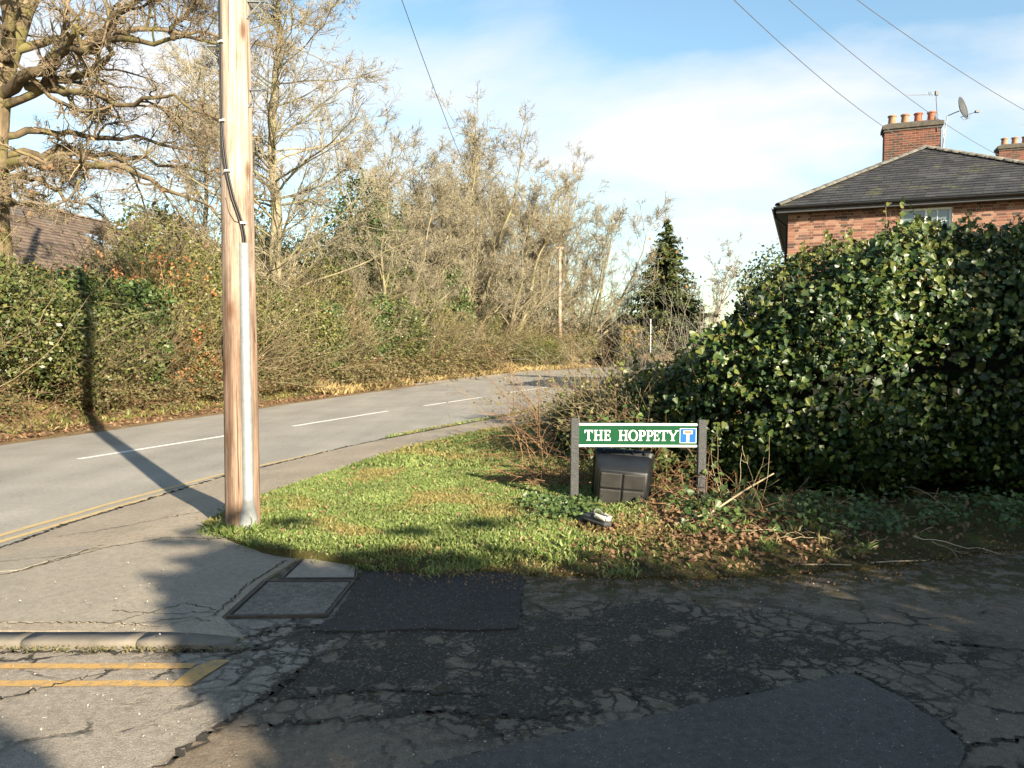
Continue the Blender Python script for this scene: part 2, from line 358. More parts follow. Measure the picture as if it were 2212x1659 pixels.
leafmat('ground_ivy', [(.04, .075, .02), (.065, .105, .028), (.10, .14, .04)], .45, .4, .15)
leafmat('shade_leaf', [(.03, .06, .02), (.04, .07, .02)], .5, .3, 0)

# ------------------------------------------------------------------ helpers: vegetation
rng = np.random.default_rng(11)
def unit(v): return v / np.maximum(np.linalg.norm(v, axis=-1, keepdims=True), 1e-9)
def tubes(P, Rr, m=3):
    """P (N,K,3) polylines, Rr (N,K) radii -> verts, quads"""
    N, K, _ = P.shape
    T = unit(np.gradient(P, axis=1)); ref = np.where(np.abs(T[..., 2:3]) < .9, np.array([0, 0, 1.]), np.array([1., 0, 0]))
    U = unit(np.cross(T, ref)); W = np.cross(T, U)
    a = np.arange(m) * 2 * np.pi / m
    V = P[:, :, None] + Rr[:, :, None, None] * (U[:, :, None] * np.cos(a)[None, None, :, None] + W[:, :, None] * np.sin(a)[None, None, :, None])
    idx = np.arange(N * K * m).reshape(N, K, m); nx = np.roll(idx, -1, axis=2)
    F = np.stack([idx[:, :-1], nx[:, :-1], nx[:, 1:], idx[:, 1:]], -1).reshape(-1, 4)
    return V.reshape(-1, 3), F
def cat_geo(parts):
    V = []; F = []; n = 0
    for v, f in parts:
        V.append(v); F.append(f + n); n += len(v)
    return np.concatenate(V), np.concatenate(F)
def resample(pts, K):
    pts = np.asarray(pts, float); d = np.concatenate([[0], np.cumsum(np.linalg.norm(np.diff(pts, axis=0), axis=1))]); d /= d[-1]
    t = np.linspace(0, 1, K); return np.stack([np.interp(t, d, pts[:, i]) for i in range(3)], 1)
def spawn(P, Rr, n, t0, t1, ang, sd, lenr, K, up=0., wig=.12, rr=.6, tip=.25, fall=.5, minlen=.05, rmin=.003, side=0., flat=1.0):
    """n children per parent (mean); returns P,R of children"""
    N, Kp, _ = P.shape
    cnt = rng.poisson(n, N) if np.isscalar(n) else n
    idx = np.repeat(np.arange(N), cnt); M = len(idx)
    t = rng.uniform(t0, t1, M); f = t * (Kp - 1); i0 = np.minimum(f.astype(int), Kp - 2); w = (f - i0)[:, None]
    pos = P[idx, i0] * (1 - w) + P[idx, i0 + 1] * w; T = unit(P[idx, i0 + 1] - P[idx, i0])
    pr = Rr[idx, i0] * (1 - w[:, 0]) + Rr[idx, i0 + 1] * w[:, 0]
    Lp = np.linalg.norm(np.diff(P, axis=1), axis=2).sum(1)[idx]
    ln = np.maximum(Lp * lenr * (1 - fall * t) * rng.uniform(.6, 1.25, M), minlen)
    q = rng.normal(size=(M, 3)); q[:, 2] *= flat; q = unit(q - (q * T).sum(1, keepdims=True) * T)
    a = np.radians(rng.normal(ang, sd, M))[:, None]
    d = unit(np.cos(a) * T + np.sin(a) * q)
    C = np.zeros((M, K, 3)); C[:, 0] = pos; st = (ln / (K - 1))[:, None]
    for k in range(1, K):
        d = unit(d + rng.normal(size=(M, 3)) * wig + np.array([0, 0, up])); C[:, k] = C[:, k - 1] + d * st
    r0 = np.maximum(pr * rr, rmin); RR = r0[:, None] * np.linspace(1, tip, K)[None, :]
    return C, np.maximum(RR, rmin * .8)
LEAF = {
 'diamond': (np.array([(0, 0, 0), (.32, .45, .06), (0, 1, 0), (-.32, .45, .06)]), np.array([(0, 1, 2, 3)])),
 'ivy': (np.array([(0, 0, 0), (.30, -.08, .05), (.50, .16, .04), (.36, .46, .09), (.20, .78, .02), (0, 1, -.10), (-.20, .78, .02), (-.36, .46, .09), (-.50, .16, .04), (-.30, -.08, .05)]), np.array([(0, 1, 2, 3, 4, 5), (0, 5, 6, 7, 8, 9)])),
 'ivy_small': (np.array([(0, 0, 0), (.40, -.02, .06), (.40, .42, .09), (0, 1, -.06), (-.40, .42, .09), (-.40, -.02, .06)]), np.array([(0, 1, 2, 3), (0, 3, 4, 5)])),
 'blade': (np.array([(-.5, 0, 0), (.5, 0, 0), (.28, .6, .10), (-.28, .6, .10)]), np.array([(0, 1, 2, 3)])),
 'oak': (np.array([(0, 0, 0), (.30, .30, .12), (.24, .75, .2), (0, 1, .05), (-.28, .7, .16), (-.30, .25, .1)]), np.array([(0, 1, 2, 3), (0, 3, 4, 5)])),
}
def leaves(C, Nrm, size, shape='diamond', spread=.7, svar=.35, droop=0., width=1.0):
    """leaf plates at C with normals around Nrm"""
    M = len(C); n = unit(Nrm + rng.normal(size=(M, 3)) * spread)
    t = rng.normal(size=(M, 3)) + np.array([0, 0, -droop]); t = unit(t - (t * n).sum(1, keepdims=True) * n); b = np.cross(n, t)
    tv, tf = LEAF[shape]; s = size * rng.uniform(1 - svar, 1 + svar, M)
    V = C[:, None] + s[:, None, None] * (b[:, None] * tv[None, :, 0:1] * width + t[:, None] * (tv[None, :, 1:2] - .35) + n[:, None] * tv[None, :, 2:3])
    F = (np.arange(M) * len(tv))[:, None, None] + tf[None]
    return V.reshape(-1, 3), F.reshape(-1, tf.shape[1])
def lump(p, seed, scale, amp):
    r = np.random.default_rng(seed); o = np.zeros(len(p))
    for i in range(5):
        k = r.normal(size=3) * scale * (1 + .7 * i); o += np.sin(p @ k + r.uniform(0, 6.3)) / (1 + .6 * i)
    return o * amp / 2
def blob(n, c, rad, seed, inner=.75, amp=.18, scale=1.4, zmin=-1):
    """points in the outer shell of a lumpy ellipsoid"""
    d = unit(rng.normal(size=(int(n * 1.6), 3))); d = d[d[:, 2] > zmin][:n]
    r = inner + (1 - inner) * rng.random(len(d)) ** .6
    k = 1 + lump(d * np.array(rad), seed, scale, amp)
    return np.array(c) + d * (r * k)[:, None] * np.array(rad), unit(d / np.array(rad))
ORD = ['first', 'second', 'third', 'fourth', 'fifth', 'sixth', 'seventh', 'eighth', 'ninth', 'tenth', 'eleventh', 'twelfth', 'thirteenth', 'fourteenth', 'fifteenth', 'sixteenth', 'seventeenth', 'eighteenth', 'nineteenth', 'twentieth']
ORD += ['twenty-' + w for w in ORD[:9]] + ['thirtieth'] + ['thirty-' + w for w in ORD[:9]]

# ------------------------------------------------------------------ ground, roads, footway
def ragged(pts, step=.07, amp=.010):
    out = []; n = len(pts)
    for i in range(n):
        a, b = pts[i], pts[(i + 1) % n]; k = max(1, int(math.dist(a[:2], b[:2]) / step))
        for j in range(k):
            t = j / k; q = [a[c] + (b[c] - a[c]) * t for c in range(len(a))] if len(a) == len(b) else [a[0] + (b[0] - a[0]) * t, a[1] + (b[1] - a[1]) * t]
            q[0] += random.gauss(0, amp); q[1] += random.gauss(0, amp); out.append(tuple(q))
    return out
def sheet(name, pts, z, m, kind='structure', parent=None, sub=None):
    """flat polygon; pts may carry their own z"""
    V = [(p[0], p[1], p[2] if len(p) > 2 else z) for p in pts]
    me = poly_mesh(name, V, [tuple(range(len(V)))])
    bm = bmesh.new(); bm.from_mesh(me); bmesh.ops.triangulate(bm, faces=bm.faces)
    for f in bm.faces:
        if f.normal.z < 0: f.normal_flip()
    bm.to_mesh(me); bm.free()
    return mobj(name, me, MAT[m], parent, kind)
def zfoot(x, y):
    t = min(1, max(0, (x + 2.3) / .65)) * min(1, max(0, (6.2 - y) / .45))
    z = .045 + .035 * min(1, max(0, (y - 4.2) / 1.8))
    if y > 4.8:
        xe = float(np.interp(y, [4.8, 5.94, 6.76, 7.59, 9.31, 12.12, 13.15, 18.17, 22, 30], [-4.3, -4.03, -3.98, -3.84, -3.53, -2.63, -2.21, .15, 1.32, 3.1]))
        z = .010 + (z - .010) * min(1, max(0, (x - xe) / .9))
    return z + (.012 - z) * t
def draped(name, pts, lift, z0, m, kind='structure', parent=None):
    """polygon laid over the footway surface"""
    n = len(pts); a = sum(pts[i][0] * pts[(i + 1) % n][1] - pts[(i + 1) % n][0] * pts[i][1] for i in range(n))
    if a < 0: pts = pts[::-1]
    bm = bmesh.new(); vs_ = [bm.verts.new((p[0], p[1], 1)) for p in pts]; bm.faces.new(vs_)
    x0, x1 = min(p[0] for p in pts), max(p[0] for p in pts); y0, y1 = min(p[1] for p in pts), min(8, max(p[1] for p in pts))
    for ax, lo, hi, st in ((0, x0, min(x1, 0), .22), (1, y0, y1, .3)):
        c = math.ceil(lo / st) * st + .013
        while c < hi:
            no = (1, 0, 0) if ax == 0 else (0, 1, 0); co = (c, 0, 0) if ax == 0 else (0, c, 0)
            bmesh.ops.bisect_plane(bm, geom=bm.verts[:] + bm.edges[:] + bm.faces[:], plane_co=co, plane_no=no); c += st
    bd = [e for e in bm.edges if e.is_boundary]
    g = bmesh.ops.extrude_edge_only(bm, edges=bd)
    low = {v for v in g['geom'] if isinstance(v, bmesh.types.BMVert)}
    for v in bm.verts: v.co.z = z0 if v in low else zfoot(v.co.x, v.co.y) + lift
    bmesh.ops.triangulate(bm, faces=bm.faces[:]); bmesh.ops.recalc_face_normals(bm, faces=bm.faces[:])
    me = bpy.data.meshes.new(name); bm.to_mesh(me); bm.free()
    return mobj(name, me, MAT[m], parent, kind)
def slab(name, pts, z1, z0, m, kind='structure', parent=None):
    """polygon with a top that may vary in height and sides down to z0"""
    n = len(pts); a = sum(pts[i][0] * pts[(i + 1) % n][1] - pts[(i + 1) % n][0] * pts[i][1] for i in range(n))
    if a < 0: pts = pts[::-1]
    V = [(p[0], p[1], p[2] if len(p) > 2 else z1) for p in pts] + [(p[0], p[1], z0) for p in pts]
    me = poly_mesh(name, V, [tuple(range(n))] + [(i, n + i, n + (i + 1) % n, (i + 1) % n) for i in range(n)])
    bm = bmesh.new(); bm.from_mesh(me); bmesh.ops.triangulate(bm, faces=[f for f in bm.faces if len(f.verts) > 4])
    bm.to_mesh(me); bm.free()
    return mobj(name, me, MAT[m], parent, kind)
sheet('ground', [(-700, -300), (700, -300), (700, 1500), (-700, 1500)], -.06, 'field')
FAR = [(-22, -22), (-14.5, -5), (-10.6, 5.5), (-8.44, 12.52), (-7.97, 14.46), (-7.01, 18.43), (-5.86, 23.76), (-3.98, 31.8), (-1.4, 41), (2.05, 51.5), (6.2, 60), (14, 68), (26, 74), (60, 82)]
NEAR = [(60, 74), (27, 66.5), (16, 61), (9.3, 53), (5.8, 42), (3.1, 30), (1.32, 22), (.15, 18.17), (-2.21, 13.15), (-2.63, 12.12), (-3.53, 9.31), (-3.84, 7.59), (-3.98, 6.76), (-4.03, 5.94), (-4.5, 3), (-6.5, -5), (-13, -24)]
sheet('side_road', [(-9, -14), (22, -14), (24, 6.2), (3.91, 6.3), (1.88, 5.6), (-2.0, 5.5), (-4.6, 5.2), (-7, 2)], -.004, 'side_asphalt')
road = sheet('main_road', FAR + NEAR, 0.0, 'road_asphalt')
# footway: level along the road, falling to the side road at its right-hand end
FOOT = [(-1.47, 4.12), (-3.3, 4.13), (-4.0, 4.4), (-4.35, 5.0), (-4.03, 5.94), (-3.98, 6.76), (-3.84, 7.59), (-3.53, 9.31), (-2.63, 12.12), (-2.21, 13.15), (.15, 18.17), (1.32, 22), (3.1, 30),
        (4.5, 29.5), (2.7, 21.5), (1.35, 17.2), (.92, 16.14), (-.47, 13.89), (-1.58, 11.46), (-2.08, 9.6), (-2.4, 8.45), (-2.62, 7.5), (-2.66, 6.5), (-2.25, 5.98), (-1.92, 5.72), (-1.60, 5.70), (-1.70, 5.15), (-1.71, 4.42)]
foot = draped('footway', FOOT, 0, -.03, 'footway_asphalt')
draped('footway_resurfaced_strip', [(-3.86, 4.26), (-1.98, 4.24), (-1.76, 4.44), (-1.75, 5.14), (-1.67, 5.62), (-2.2, 5.92), (-2.7, 6.0), (-3.1, 5.72), (-3.35, 5.15), (-3.9, 5.08)], .004, .0, 'footway_patch')
draped('footway_trench_reinstatement', [(-4.0, 5.16), (-3.42, 5.22), (-3.16, 5.82), (-3.75, 5.87), (-3.9, 5.55)], .004, .0, 'footway_patch')
# kerb stones at the mouth of the side road
def kerb_stone(x0, x1, z1a, z1b):
    b = MB(); prof = [(0, -.03), (0, .72), (.08, .93), (.2, 1.0), (1, 1.0), (1, -.03)]
    n = 9; V = []; F = []
    for i in range(n):
        t = i / (n - 1); x = x0 + (x1 - x0) * t; zt = z1a + (z1b - z1a) * t ** 2; j = random.uniform(-.003, .003)
        for (a, h) in prof: V.append((x, 3.985 + .13 * a + j, h * zt if h > 0 else h))
    k = len(prof)
    for i in range(n - 1):
        for q in range(k): F.append((i * k + q, i * k + (q + 1) % k, (i + 1) * k + (q + 1) % k, (i + 1) * k + q))
    F += [tuple(range(k)), tuple((n - 1) * k + q for q in range(k))]
    return b.add(V, F).build('kerb_stone', MAT['kerb_stone'], foot, True)
kerb_stone(-3.1, -2.62, .043, .043); kerb_stone(-2.612, -2.004, .043, .043); kerb_stone(-1.996, -1.50, .043, .014)
# low stone edging on the far side of the road
for i in range(16):
    a = Vector((-3.98, 31.8, 0)).lerp(Vector((2.05, 51.5, 0)), i / 16); c = Vector((-3.98, 31.8, 0)).lerp(Vector((2.05, 51.5, 0)), (i + .96) / 16)
    d = (c - a); nrm = Vector((-d.y, d.x, 0)).normalized() * .16
    bow = -.35 * math.sin(math.pi * (i + .5) / 16); off = nrm.normalized() * (-bow if 0 else 0.02)
    p = [a + off, c + off, c + off + nrm, a + off + nrm]
    MB().prism([(q.x, q.y) for q in p], -.02, .10).build('kerb_stone', MAT['kerb_stone'], road, bevel=.015)

def stripe(name, path, w, z, m, parent=None):
    P = np.array(path, float); T = np.gradient(P, axis=0); Nn = np.stack([-T[:, 1], T[:, 0]], 1); Nn /= np.linalg.norm(Nn, axis=1)[:, None]
    Q = resample(np.c_[P, np.zeros(len(P))], max(6, int(len(P) * 8)))[:, :2]; T = np.gradient(Q, axis=0); Nn = np.stack([-T[:, 1], T[:, 0]], 1); Nn /= np.linalg.norm(Nn, axis=1)[:, None]
    jit = rng.normal(size=(len(Q), 2)) * w * .05
    A = Q + Nn * (w / 2 + jit[:, :1]); B = Q - Nn * (w / 2 + jit[:, 1:]); n = len(Q)
    V = np.r_[np.c_[A, np.full(n, z)], np.c_[B, np.full(n, z)]]
    F = np.array([(n + i, n + i + 1, i + 1, i) for i in range(n - 1)])
    return mobj(name, np_mesh(name, V, F), MAT[m], parent)
def marking(name, path, w, z, m, label, cat='road marking', group=None):
    o = stripe(name, path, w, z, m); return tag(o, label, cat, group)
yo = [(-5.6, 1.5), (-4.62, 5.0), (-4.35, 6.42), (-4.11, 7.73), (-3.67, 9.51), (-3.27, 10.59), (-2.72, 11.95)]
yi = [(x + .17, y - .06) for x, y in yo]
marking('yellow_line', yo, .075, .004, 'yellow_faded', 'faded yellow no parking line along main road, the one nearer the centre line')
marking('yellow_line', yi, .075, .004, 'yellow_faded', 'faded yellow no parking line along main road, the one nearer the footway')
DASH = [((-6.2, 10.86), (-4.88, 14.54)), ((-4.44, 15.4), (-3.11, 19.1)), ((-2.41, 20.76), (-.95, 24.42)), ((-.23, 26.65), (1.35, 30.4)), ((2.1, 32.4), (3.4, 36.2))]
for (a, b), w in zip(DASH, ('nearest of the row, beyond the wooden pole', 'second of the row from the wooden pole', 'third of the row from the wooden pole', 'fourth of the row, running into the house shadow', 'fifth of the row, behind the brambles')):
    marking('centre_line_dash', [a, b], .105, .004, 'white_paint', 'white centre line dash, ' + w, group='white dashes along the middle of the road')
def side_yellow():
    for pts, w in (([(-3.6, 3.76), (-1.60, 3.765)], 'upper of the two beside the kerb'), ([(-3.6, 3.565), (-1.62, 3.565)], 'lower of the two beside the kerb')):
        marking('yellow_line', pts, .062, .0015, 'yellow_paint', 'bold yellow line in the side road, ' + w)
    o = sheet('yellow_line', [(-1.615, 3.53), (-1.52, 3.535), (-1.44, 3.83), (-1.53, 3.835), (-1.595, 3.72)], .004, 'yellow_paint', None)
    tag(o, 'short slanted yellow bar closing the ends of the double lines', 'road marking')
side_yellow()

def crack(path, w, z, m='crack_dirt', parent=None, jit=.02, drape=False):
    Q = resample([(p[0], p[1], z) for p in path], max(10, int(sum(math.dist(path[i], path[i + 1]) for i in range(len(path) - 1)) / .018)))
    n = len(Q); Q[1:-1, :2] += rng.normal(size=(n - 2, 2)) * jit
    if drape: Q[:, 2] = [zfoot(q[0], q[1]) + .0065 for q in Q]
    T = np.gradient(Q, axis=0)[:, :2]; Nn = np.stack([-T[:, 1], T[:, 0]], 1); Nn /= np.linalg.norm(Nn, axis=1)[:, None] + 1e-9
    wa = w * .5 * rng.uniform(.1, 1.2, n); wb = w * .5 * rng.uniform(.1, 1.2, n)
    if m == 'crack_dirt' and n > 30: wa *= .5 + np.abs(np.sin(np.arange(n) * .13 + n)); wb *= .5 + np.abs(np.cos(np.arange(n) * .11 + n))
    V = np.r_[np.c_[Q[:, :2] + Nn * wa[:, None] / 2, Q[:, 2]], np.c_[Q[:, :2] - Nn * wb[:, None] / 2, Q[:, 2]]]
    F = np.array([(n + i, n + i + 1, i + 1, i) for i in range(n - 1)])
    o = mobj('crack', np_mesh('crack', V, F), MAT[m], parent); return o
side = bpy.data.objects['side_road']
zf = .0875
for p, w in (([(-4.0, 4.25), (-2.9, 4.235), (-1.98, 4.23)], .022), ([(-3.42, 5.12), (-3.14, 5.82)], .03), ([(-4.0, 5.06), (-3.42, 5.12), (-3.1, 5.72), (-2.75, 6.03), (-2.3, 5.99)], .03),
             ([(-4.0, 5.46), (-3.5, 5.52), (-3.2, 5.55)], .014), ([(-1.76, 4.42), (-1.75, 5.1), (-1.68, 5.6)], .03), ([(-2.25, 4.24), (-2.0, 4.6), (-1.78, 4.52)], .02),
             ([(-2.35, 4.42), (-2.05, 4.4), (-1.78, 4.48)], .016), ([(-2.15, 4.22), (-1.88, 4.38), (-1.74, 4.33)], .018), ([(-3.2, 4.35), (-2.95, 4.29), (-2.9, 4.23)], .014)):
    crack(p, w, zf, 'crack_moss', foot, .009, True)
for p, w in (([(-3.75, 6.25), (-3.3, 6.5), (-3.0, 6.85), (-2.75, 7.1)], .02), ([(-3.1, 8.6), (-2.6, 8.5), (-2.4, 8.4)], .012)):
    crack(p, w, .083, 'crack_dirt', foot, .012, True)
# gutter dirt where footway meets the main road, and along the kerb
crack([(-4.33, 5.0), (-4.08, 5.94), (-4.03, 6.76), (-3.89, 7.59), (-3.58, 9.31), (-2.68, 12.12), (-2.27, 13.15)], .09, .006, 'crack_dirt', road, .02)
crack([(-2.27, 13.15), (-1.0, 15.8), (.10, 18.2), (1.28, 22)], .12, .012, 'crack_moss', road, .03)
crack([(-3.4, 3.95), (-2.6, 3.945), (-1.9, 3.95), (-1.45, 3.96), (-1.35, 4.05)], .06, .002, 'crack_dirt', side, .012)
for p, w in (([(-3.0, 3.1), (-2.45, 3.35), (-2.22, 3.5), (-2.1, 3.62), (-1.95, 3.72)], .035), ([(-1.46, 2.6), (-1.28, 3.0), (-1.18, 3.3), (-1.06, 3.6), (-1.02, 3.85)], .07), ([(-1.5, 3.88), (-1.3, 4.02), (-1.1, 4.05)], .05), ([(-1.65, 4.0), (-1.4, 4.2), (-1.3, 4.32), (-1.1, 4.32)], .05),
             ([(-.36, 2.81), (.0, 2.98), (.55, 3.2), (1.1, 3.43), (1.69, 3.70), (1.80, 3.36), (1.85, 3.0), (1.6, 2.80)], .045), ([(-1.15, 3.15), (-.7, 3.22), (-.3, 3.3), (.1, 3.22), (.4, 3.3)], .035), ([(.0, 2.98), (-.12, 3.2), (-.3, 3.3)], .03),
             ([(1.85, 3.0), (2.3, 3.1), (2.9, 3.0)], .04), ([(.62, 3.24), (.56, 3.5), (.75, 3.75)], .04), ([(2.3, 4.1), (2.7, 3.95), (3.0, 3.9)], .04), ([(-1.1, 3.4), (-.6, 3.5), (-.1, 3.45)], .04)):
    crack(p, w, .0022, 'crack_dirt', side, .016)
sheet('asphalt_repair', ragged([(-.36, 2.83), (.0, 3.0), (.55, 3.22), (1.1, 3.45), (1.64, 3.68), (1.70, 3.62), (1.79, 3.36), (1.83, 3.0), (1.55, 2.6), (0, 1.9), (-.9, 2.5)]), .0045, 'grey_repair')
slab('asphalt_repair', ragged([(-1.04, 5.36), (-.8, 5.40), (-.55, 5.43), (-.2, 5.41), (.06, 5.44), (.085, 5.2), (.07, 4.9), (.05, 4.6), (.035, 4.28), (-.2, 4.24), (-.5, 4.26), (-.8, 4.22), (-1.14, 4.23), (-1.06, 4.45), (-1.05, 5.1)], .05, .008), .008, -.02, 'fresh_asphalt')
# two inspection chamber covers let into the apron
def cover(pts, z, m, label):
    cx = sum(p[0] for p in pts) / 4; cy = sum(p[1] for p in pts) / 4
    e = empty('chamber_cover', (cx, cy, 0), 0, label, 'manhole cover')
    L = [(p[0] - cx, p[1] - cy) for p in pts]; inn = [(x * .91, y * .90) for x, y in L]; mid = [(x * .95, y * .94) for x, y in L]
    b = MB()
    for i in range(4):
        j = (i + 1) % 4; b.prism([L[i], L[j], mid[j], mid[i]], 0, z)
    b.build('frame', MAT['iron_frame'], e)
    MB().prism(mid, -.02, z - .012).build('seat', MAT['crack_dirt'], e)
    MB().prism(inn, 0, z - .004).build('infill_panel', MAT[m], e, bevel=.006)
cover([(-1.58, 5.70), (-1.15, 5.73), (-1.07, 5.19), (-1.59, 5.18)], .016, 'footway_patch', 'small square chamber cover with asphalt infill, nearer the grass')
cover([(-1.68, 5.14), (-1.07, 5.14), (-1.095, 4.46), (-1.69, 4.44)], .016, 'cover_concrete', 'larger chamber cover with speckled concrete infill beside the dark asphalt patch')

# ------------------------------------------------------------------ grass verge and far bank
VERGE = [(-2.66, 6.5), (-2.62, 7.5), (-2.4, 8.45), (-2.08, 9.6), (-1.58, 11.46), (-.47, 13.89), (.92, 16.14), (1.35, 17.2), (2.7, 21.5), (4.6, 29), (12, 29), (12, 12), (24, 12), (24, 6.0, .02), (3.91, 5.95, .02), (2.6, 5.45, .02), (1.88, 5.3, .02), (1.22, 5.2, .02), (.3, 5.30, .02), (-.34, 5.36, .02), (-.65, 5.30, .02), (-1.07, 5.45, .05), (-1.5, 5.66, .07), (-1.88, 5.72), (-2.25, 6.0)]
slab('grass_verge', VERGE, .085, -.03, 'verge_soil')
def bank():
    P = np.array(FAR, float); Q = resample(np.c_[P, np.zeros(len(P))], 90)[:, :2]
    T = np.gradient(Q, axis=0); Nn = np.stack([-T[:, 1], T[:, 0]], 1); Nn /= np.linalg.norm(Nn, axis=1)[:, None]
    offs = [(-.12, .003), (.15, .03), (.6, .07), (1.2, .14), (2.2, .45), (3.5, .95), (6, 1.35), (12, 1.7), (30, 2.2), (80, 2.6)]
    V = []
    for k, (o, z) in enumerate(offs):
        j = rng.normal(size=len(Q)) * min(.08, .04 + .02 * k) * (1 if k else .8); X = Q + Nn * (o + j)[:, None]
        V.append(np.c_[X, z + rng.normal(size=len(Q)) * .02 * min(k, 2)])
    V = np.concatenate(V); n = len(Q)
    F = np.array([(k * n + i, k * n + i + 1, (k + 1) * n + i + 1, (k + 1) * n + i) for k in range(len(offs) - 1) for i in range(n - 1)])
    me = np_mesh('bank', V, F, True); o = mobj('bank', me, MAT['bank_soil'], None, 'structure')
    return Q, Nn
BQ, BN = bank()
def bank_z(o): return float(np.interp(o, [0, .15, .6, 1.2, 2.2, 3.5, 6, 12, 30], [0, .03, .07, .14, .45, .95, 1.35, 1.7, 2.2]))
def bank_pt(y, off):
    """point on the bank beyond the road edge at distance y along, off metres behind the edge"""
    i = int(np.argmin(np.abs(BQ[:, 1] - y))); p = BQ[i] + BN[i] * off
    return Vector((p[0], p[1], bank_z(off)))

# ------------------------------------------------------------------ utility pole
def utility_pole():
    e = empty('utility_pole', (-2.25, 6.32, .08), 0, 'tall weathered wooden utility pole with cable and steel guard at the grass corner', 'pole')
    n = 40; m = 28; V = []; F = []
    H = 8.5; r0 = .142; r1 = .100
    for i in range(n):
        z = -.1 + (H + .1) * (i / (n - 1)); r = r0 + (r1 - r0) * z / H
        for k in range(m):
            a = 2 * math.pi * k / m
            rr = r * (1 + .012 * math.sin(3 * a + .6 * z) + .010 * math.sin(7 * a + 1.3) + .006 * math.sin(11 * a - .8 * z))
            if k in (9, 10, 16): rr -= .004                      # drying shakes
            V.append((rr * math.cos(a), rr * math.sin(a), z))
    F = [(i * m + k, i * m + (k + 1) % m, (i + 1) * m + (k + 1) % m, (i + 1) * m + k) for i in range(n - 1) for k in range(m)] + [tuple((n - 1) * m + k for k in range(m))]
    mobj('shaft', poly_mesh('shaft', V, F, True), MAT['pole_wood'], e)
    def surf(ang, z, out=0.0):
        r = r0 + (r1 - r0) * z / H + out; return Vector((r * math.cos(R(ang)), r * math.sin(R(ang)), z))
    # angles: -90 faces the camera, negative x is to the left
    path = [(-126, 8.3), (-126, 5.0), (-125, 3.95), (-124, 3.33), (-118, 3.15), (-105, 2.93), (-86, 2.72), (-67, 2.58), (-57, 2.5), (-51, 2.4), (-49, 2.2)]
    for off in (0, 7.5):
        b = MB(); pts = resample([tuple(surf(a + off - 3, z, .010)) for a, z in path], 60); b.tube([tuple(p) for p in pts], .0078, 8); b.build('cable', MAT['black_cable'], e, True)
    for (a, z) in ((-124, 3.95), (-123, 3.33), (-104, 2.93), (-58, 2.52)):
        b = MB(); M = Matrix.Translation(surf(a + 1, z, .014)) @ Matrix.Rotation(R(a + 90), 4, 'Z')
        b.box(-.018, .034, -.012, .010, -.008, .008, M); b.build('cable_clip', MAT['clip_white'], e, bevel=.004)
    # galvanised channel over the lower cable, with a flared foot
    b = MB(); V = []; F = []; ac = -50
    stations = [(.16, .062, .030), (.20, .052, .034), (.26, .047, .036), (.27, .050, .040), (.29, .046, .036), (1.0, .044, .036), (1.7, .042, .034), (2.36, .040, .033)]
    stations = [(.02, .080, .016), (.05, .078, .020)] + stations
    for z, w, d in stations:
        c = surf(ac, z, -.004); M = Matrix.Translation(c) @ Matrix.Rotation(R(ac + 90), 4, 'Z')
        for (x, y) in ((-w, .012), (-w, -.004), (-w * .72, -d * .75), (-w * .35, -d), (w * .35, -d), (w * .72, -d * .75), (w, -.004), (w, .012)): V.append(M @ Vector((x, y, 0)))
    k = 8
    for i in range(len(stations) - 1):
        for q in range(k - 1): F.append((i * k + q, i * k + q + 1, (i + 1) * k + q + 1, (i + 1) * k + q))
    F.append(tuple((len(stations) - 1) * k + q for q in range(k)))
    b.add(V, F); b.build('cable_guard', MAT['galvanised'], e, True)
    b = MB(); c = surf(ac, .10, .022); b.tube([c + Vector((math.cos(t) * .022, -.006, math.sin(t) * .035)) for t in np.linspace(0, 2 * math.pi, 16)], .004, 5); b.build('guard_embossing', MAT['galvanised'], e)
    # folding climbing steps
    for sx, z, nm in ((1, 3.60, 0), (1, 4.30, 0), (-1, 3.95, 0)):
        r = r0 + (r1 - r0) * z / H; b = MB()
        b.box(sx * (r - .02) if sx > 0 else -(r + .13), sx * (r + .13) if sx > 0 else -(r - .02), -.035, -.009, z - .005, z + .006)
        b.box(min(sx * (r + .10), sx * (r + .13)), max(sx * (r + .10), sx * (r + .13)), -.035, -.009, z, z + .03)
        b.tube([(sx * (r - .01), -.03, z - .125), (sx * (r + .04), -.03, z - .075), (sx * (r + .11), -.03, z)], .006, 6)
        b.tube([(sx * (r - .005), -.045, z - .13), (sx * (r - .005), -.02, z - .13)], .012, 8)
        b.build('step_bracket', MAT['grey_bracket'], e)
    # torn splinters
    for (a, z, l) in ((-172, 1.62, .12), (-166, 1.5, .09), (-12, 1.72, .16)):
        b = MB(); p = surf(a, z, -.004); q = surf(a, z - l, .012); b.tube([p, (p + q) / 2 + Vector((0, 0, 0)), q], [.012, .008, .002], 5); b.build('splinter', MAT['pole_wood'], e)
    b = MB(); pts = [surf(-112, 2.72, .003), surf(-98, 2.60, .006), surf(-80, 2.53, .006), surf(-60, 2.52, .008)]; b.tube(pts, .0025, 5); b.build('loose_wire', MAT['black_cable'], e)
    b = MB(); b.lathe([(.125, H), (.12, H + .02), (.0, H + .05)], 16); b.build('cap', MAT['galvanised'], e)
    for (a, z) in ((-60, 8.37), (-20, 8.33), (60, 8.37), (100, 8.33)):
        b = MB(); p = surf(a, z); q = surf(a, z, .08); b.tube([p, q], .008, 6); b.lathe([(.0, -.03), (.03, -.025), (.035, .0), (.03, .03), (.0, .04)], 10, Matrix.Translation(q)); b.build('insulator', MAT['black_cable'], e)
utility_pole()
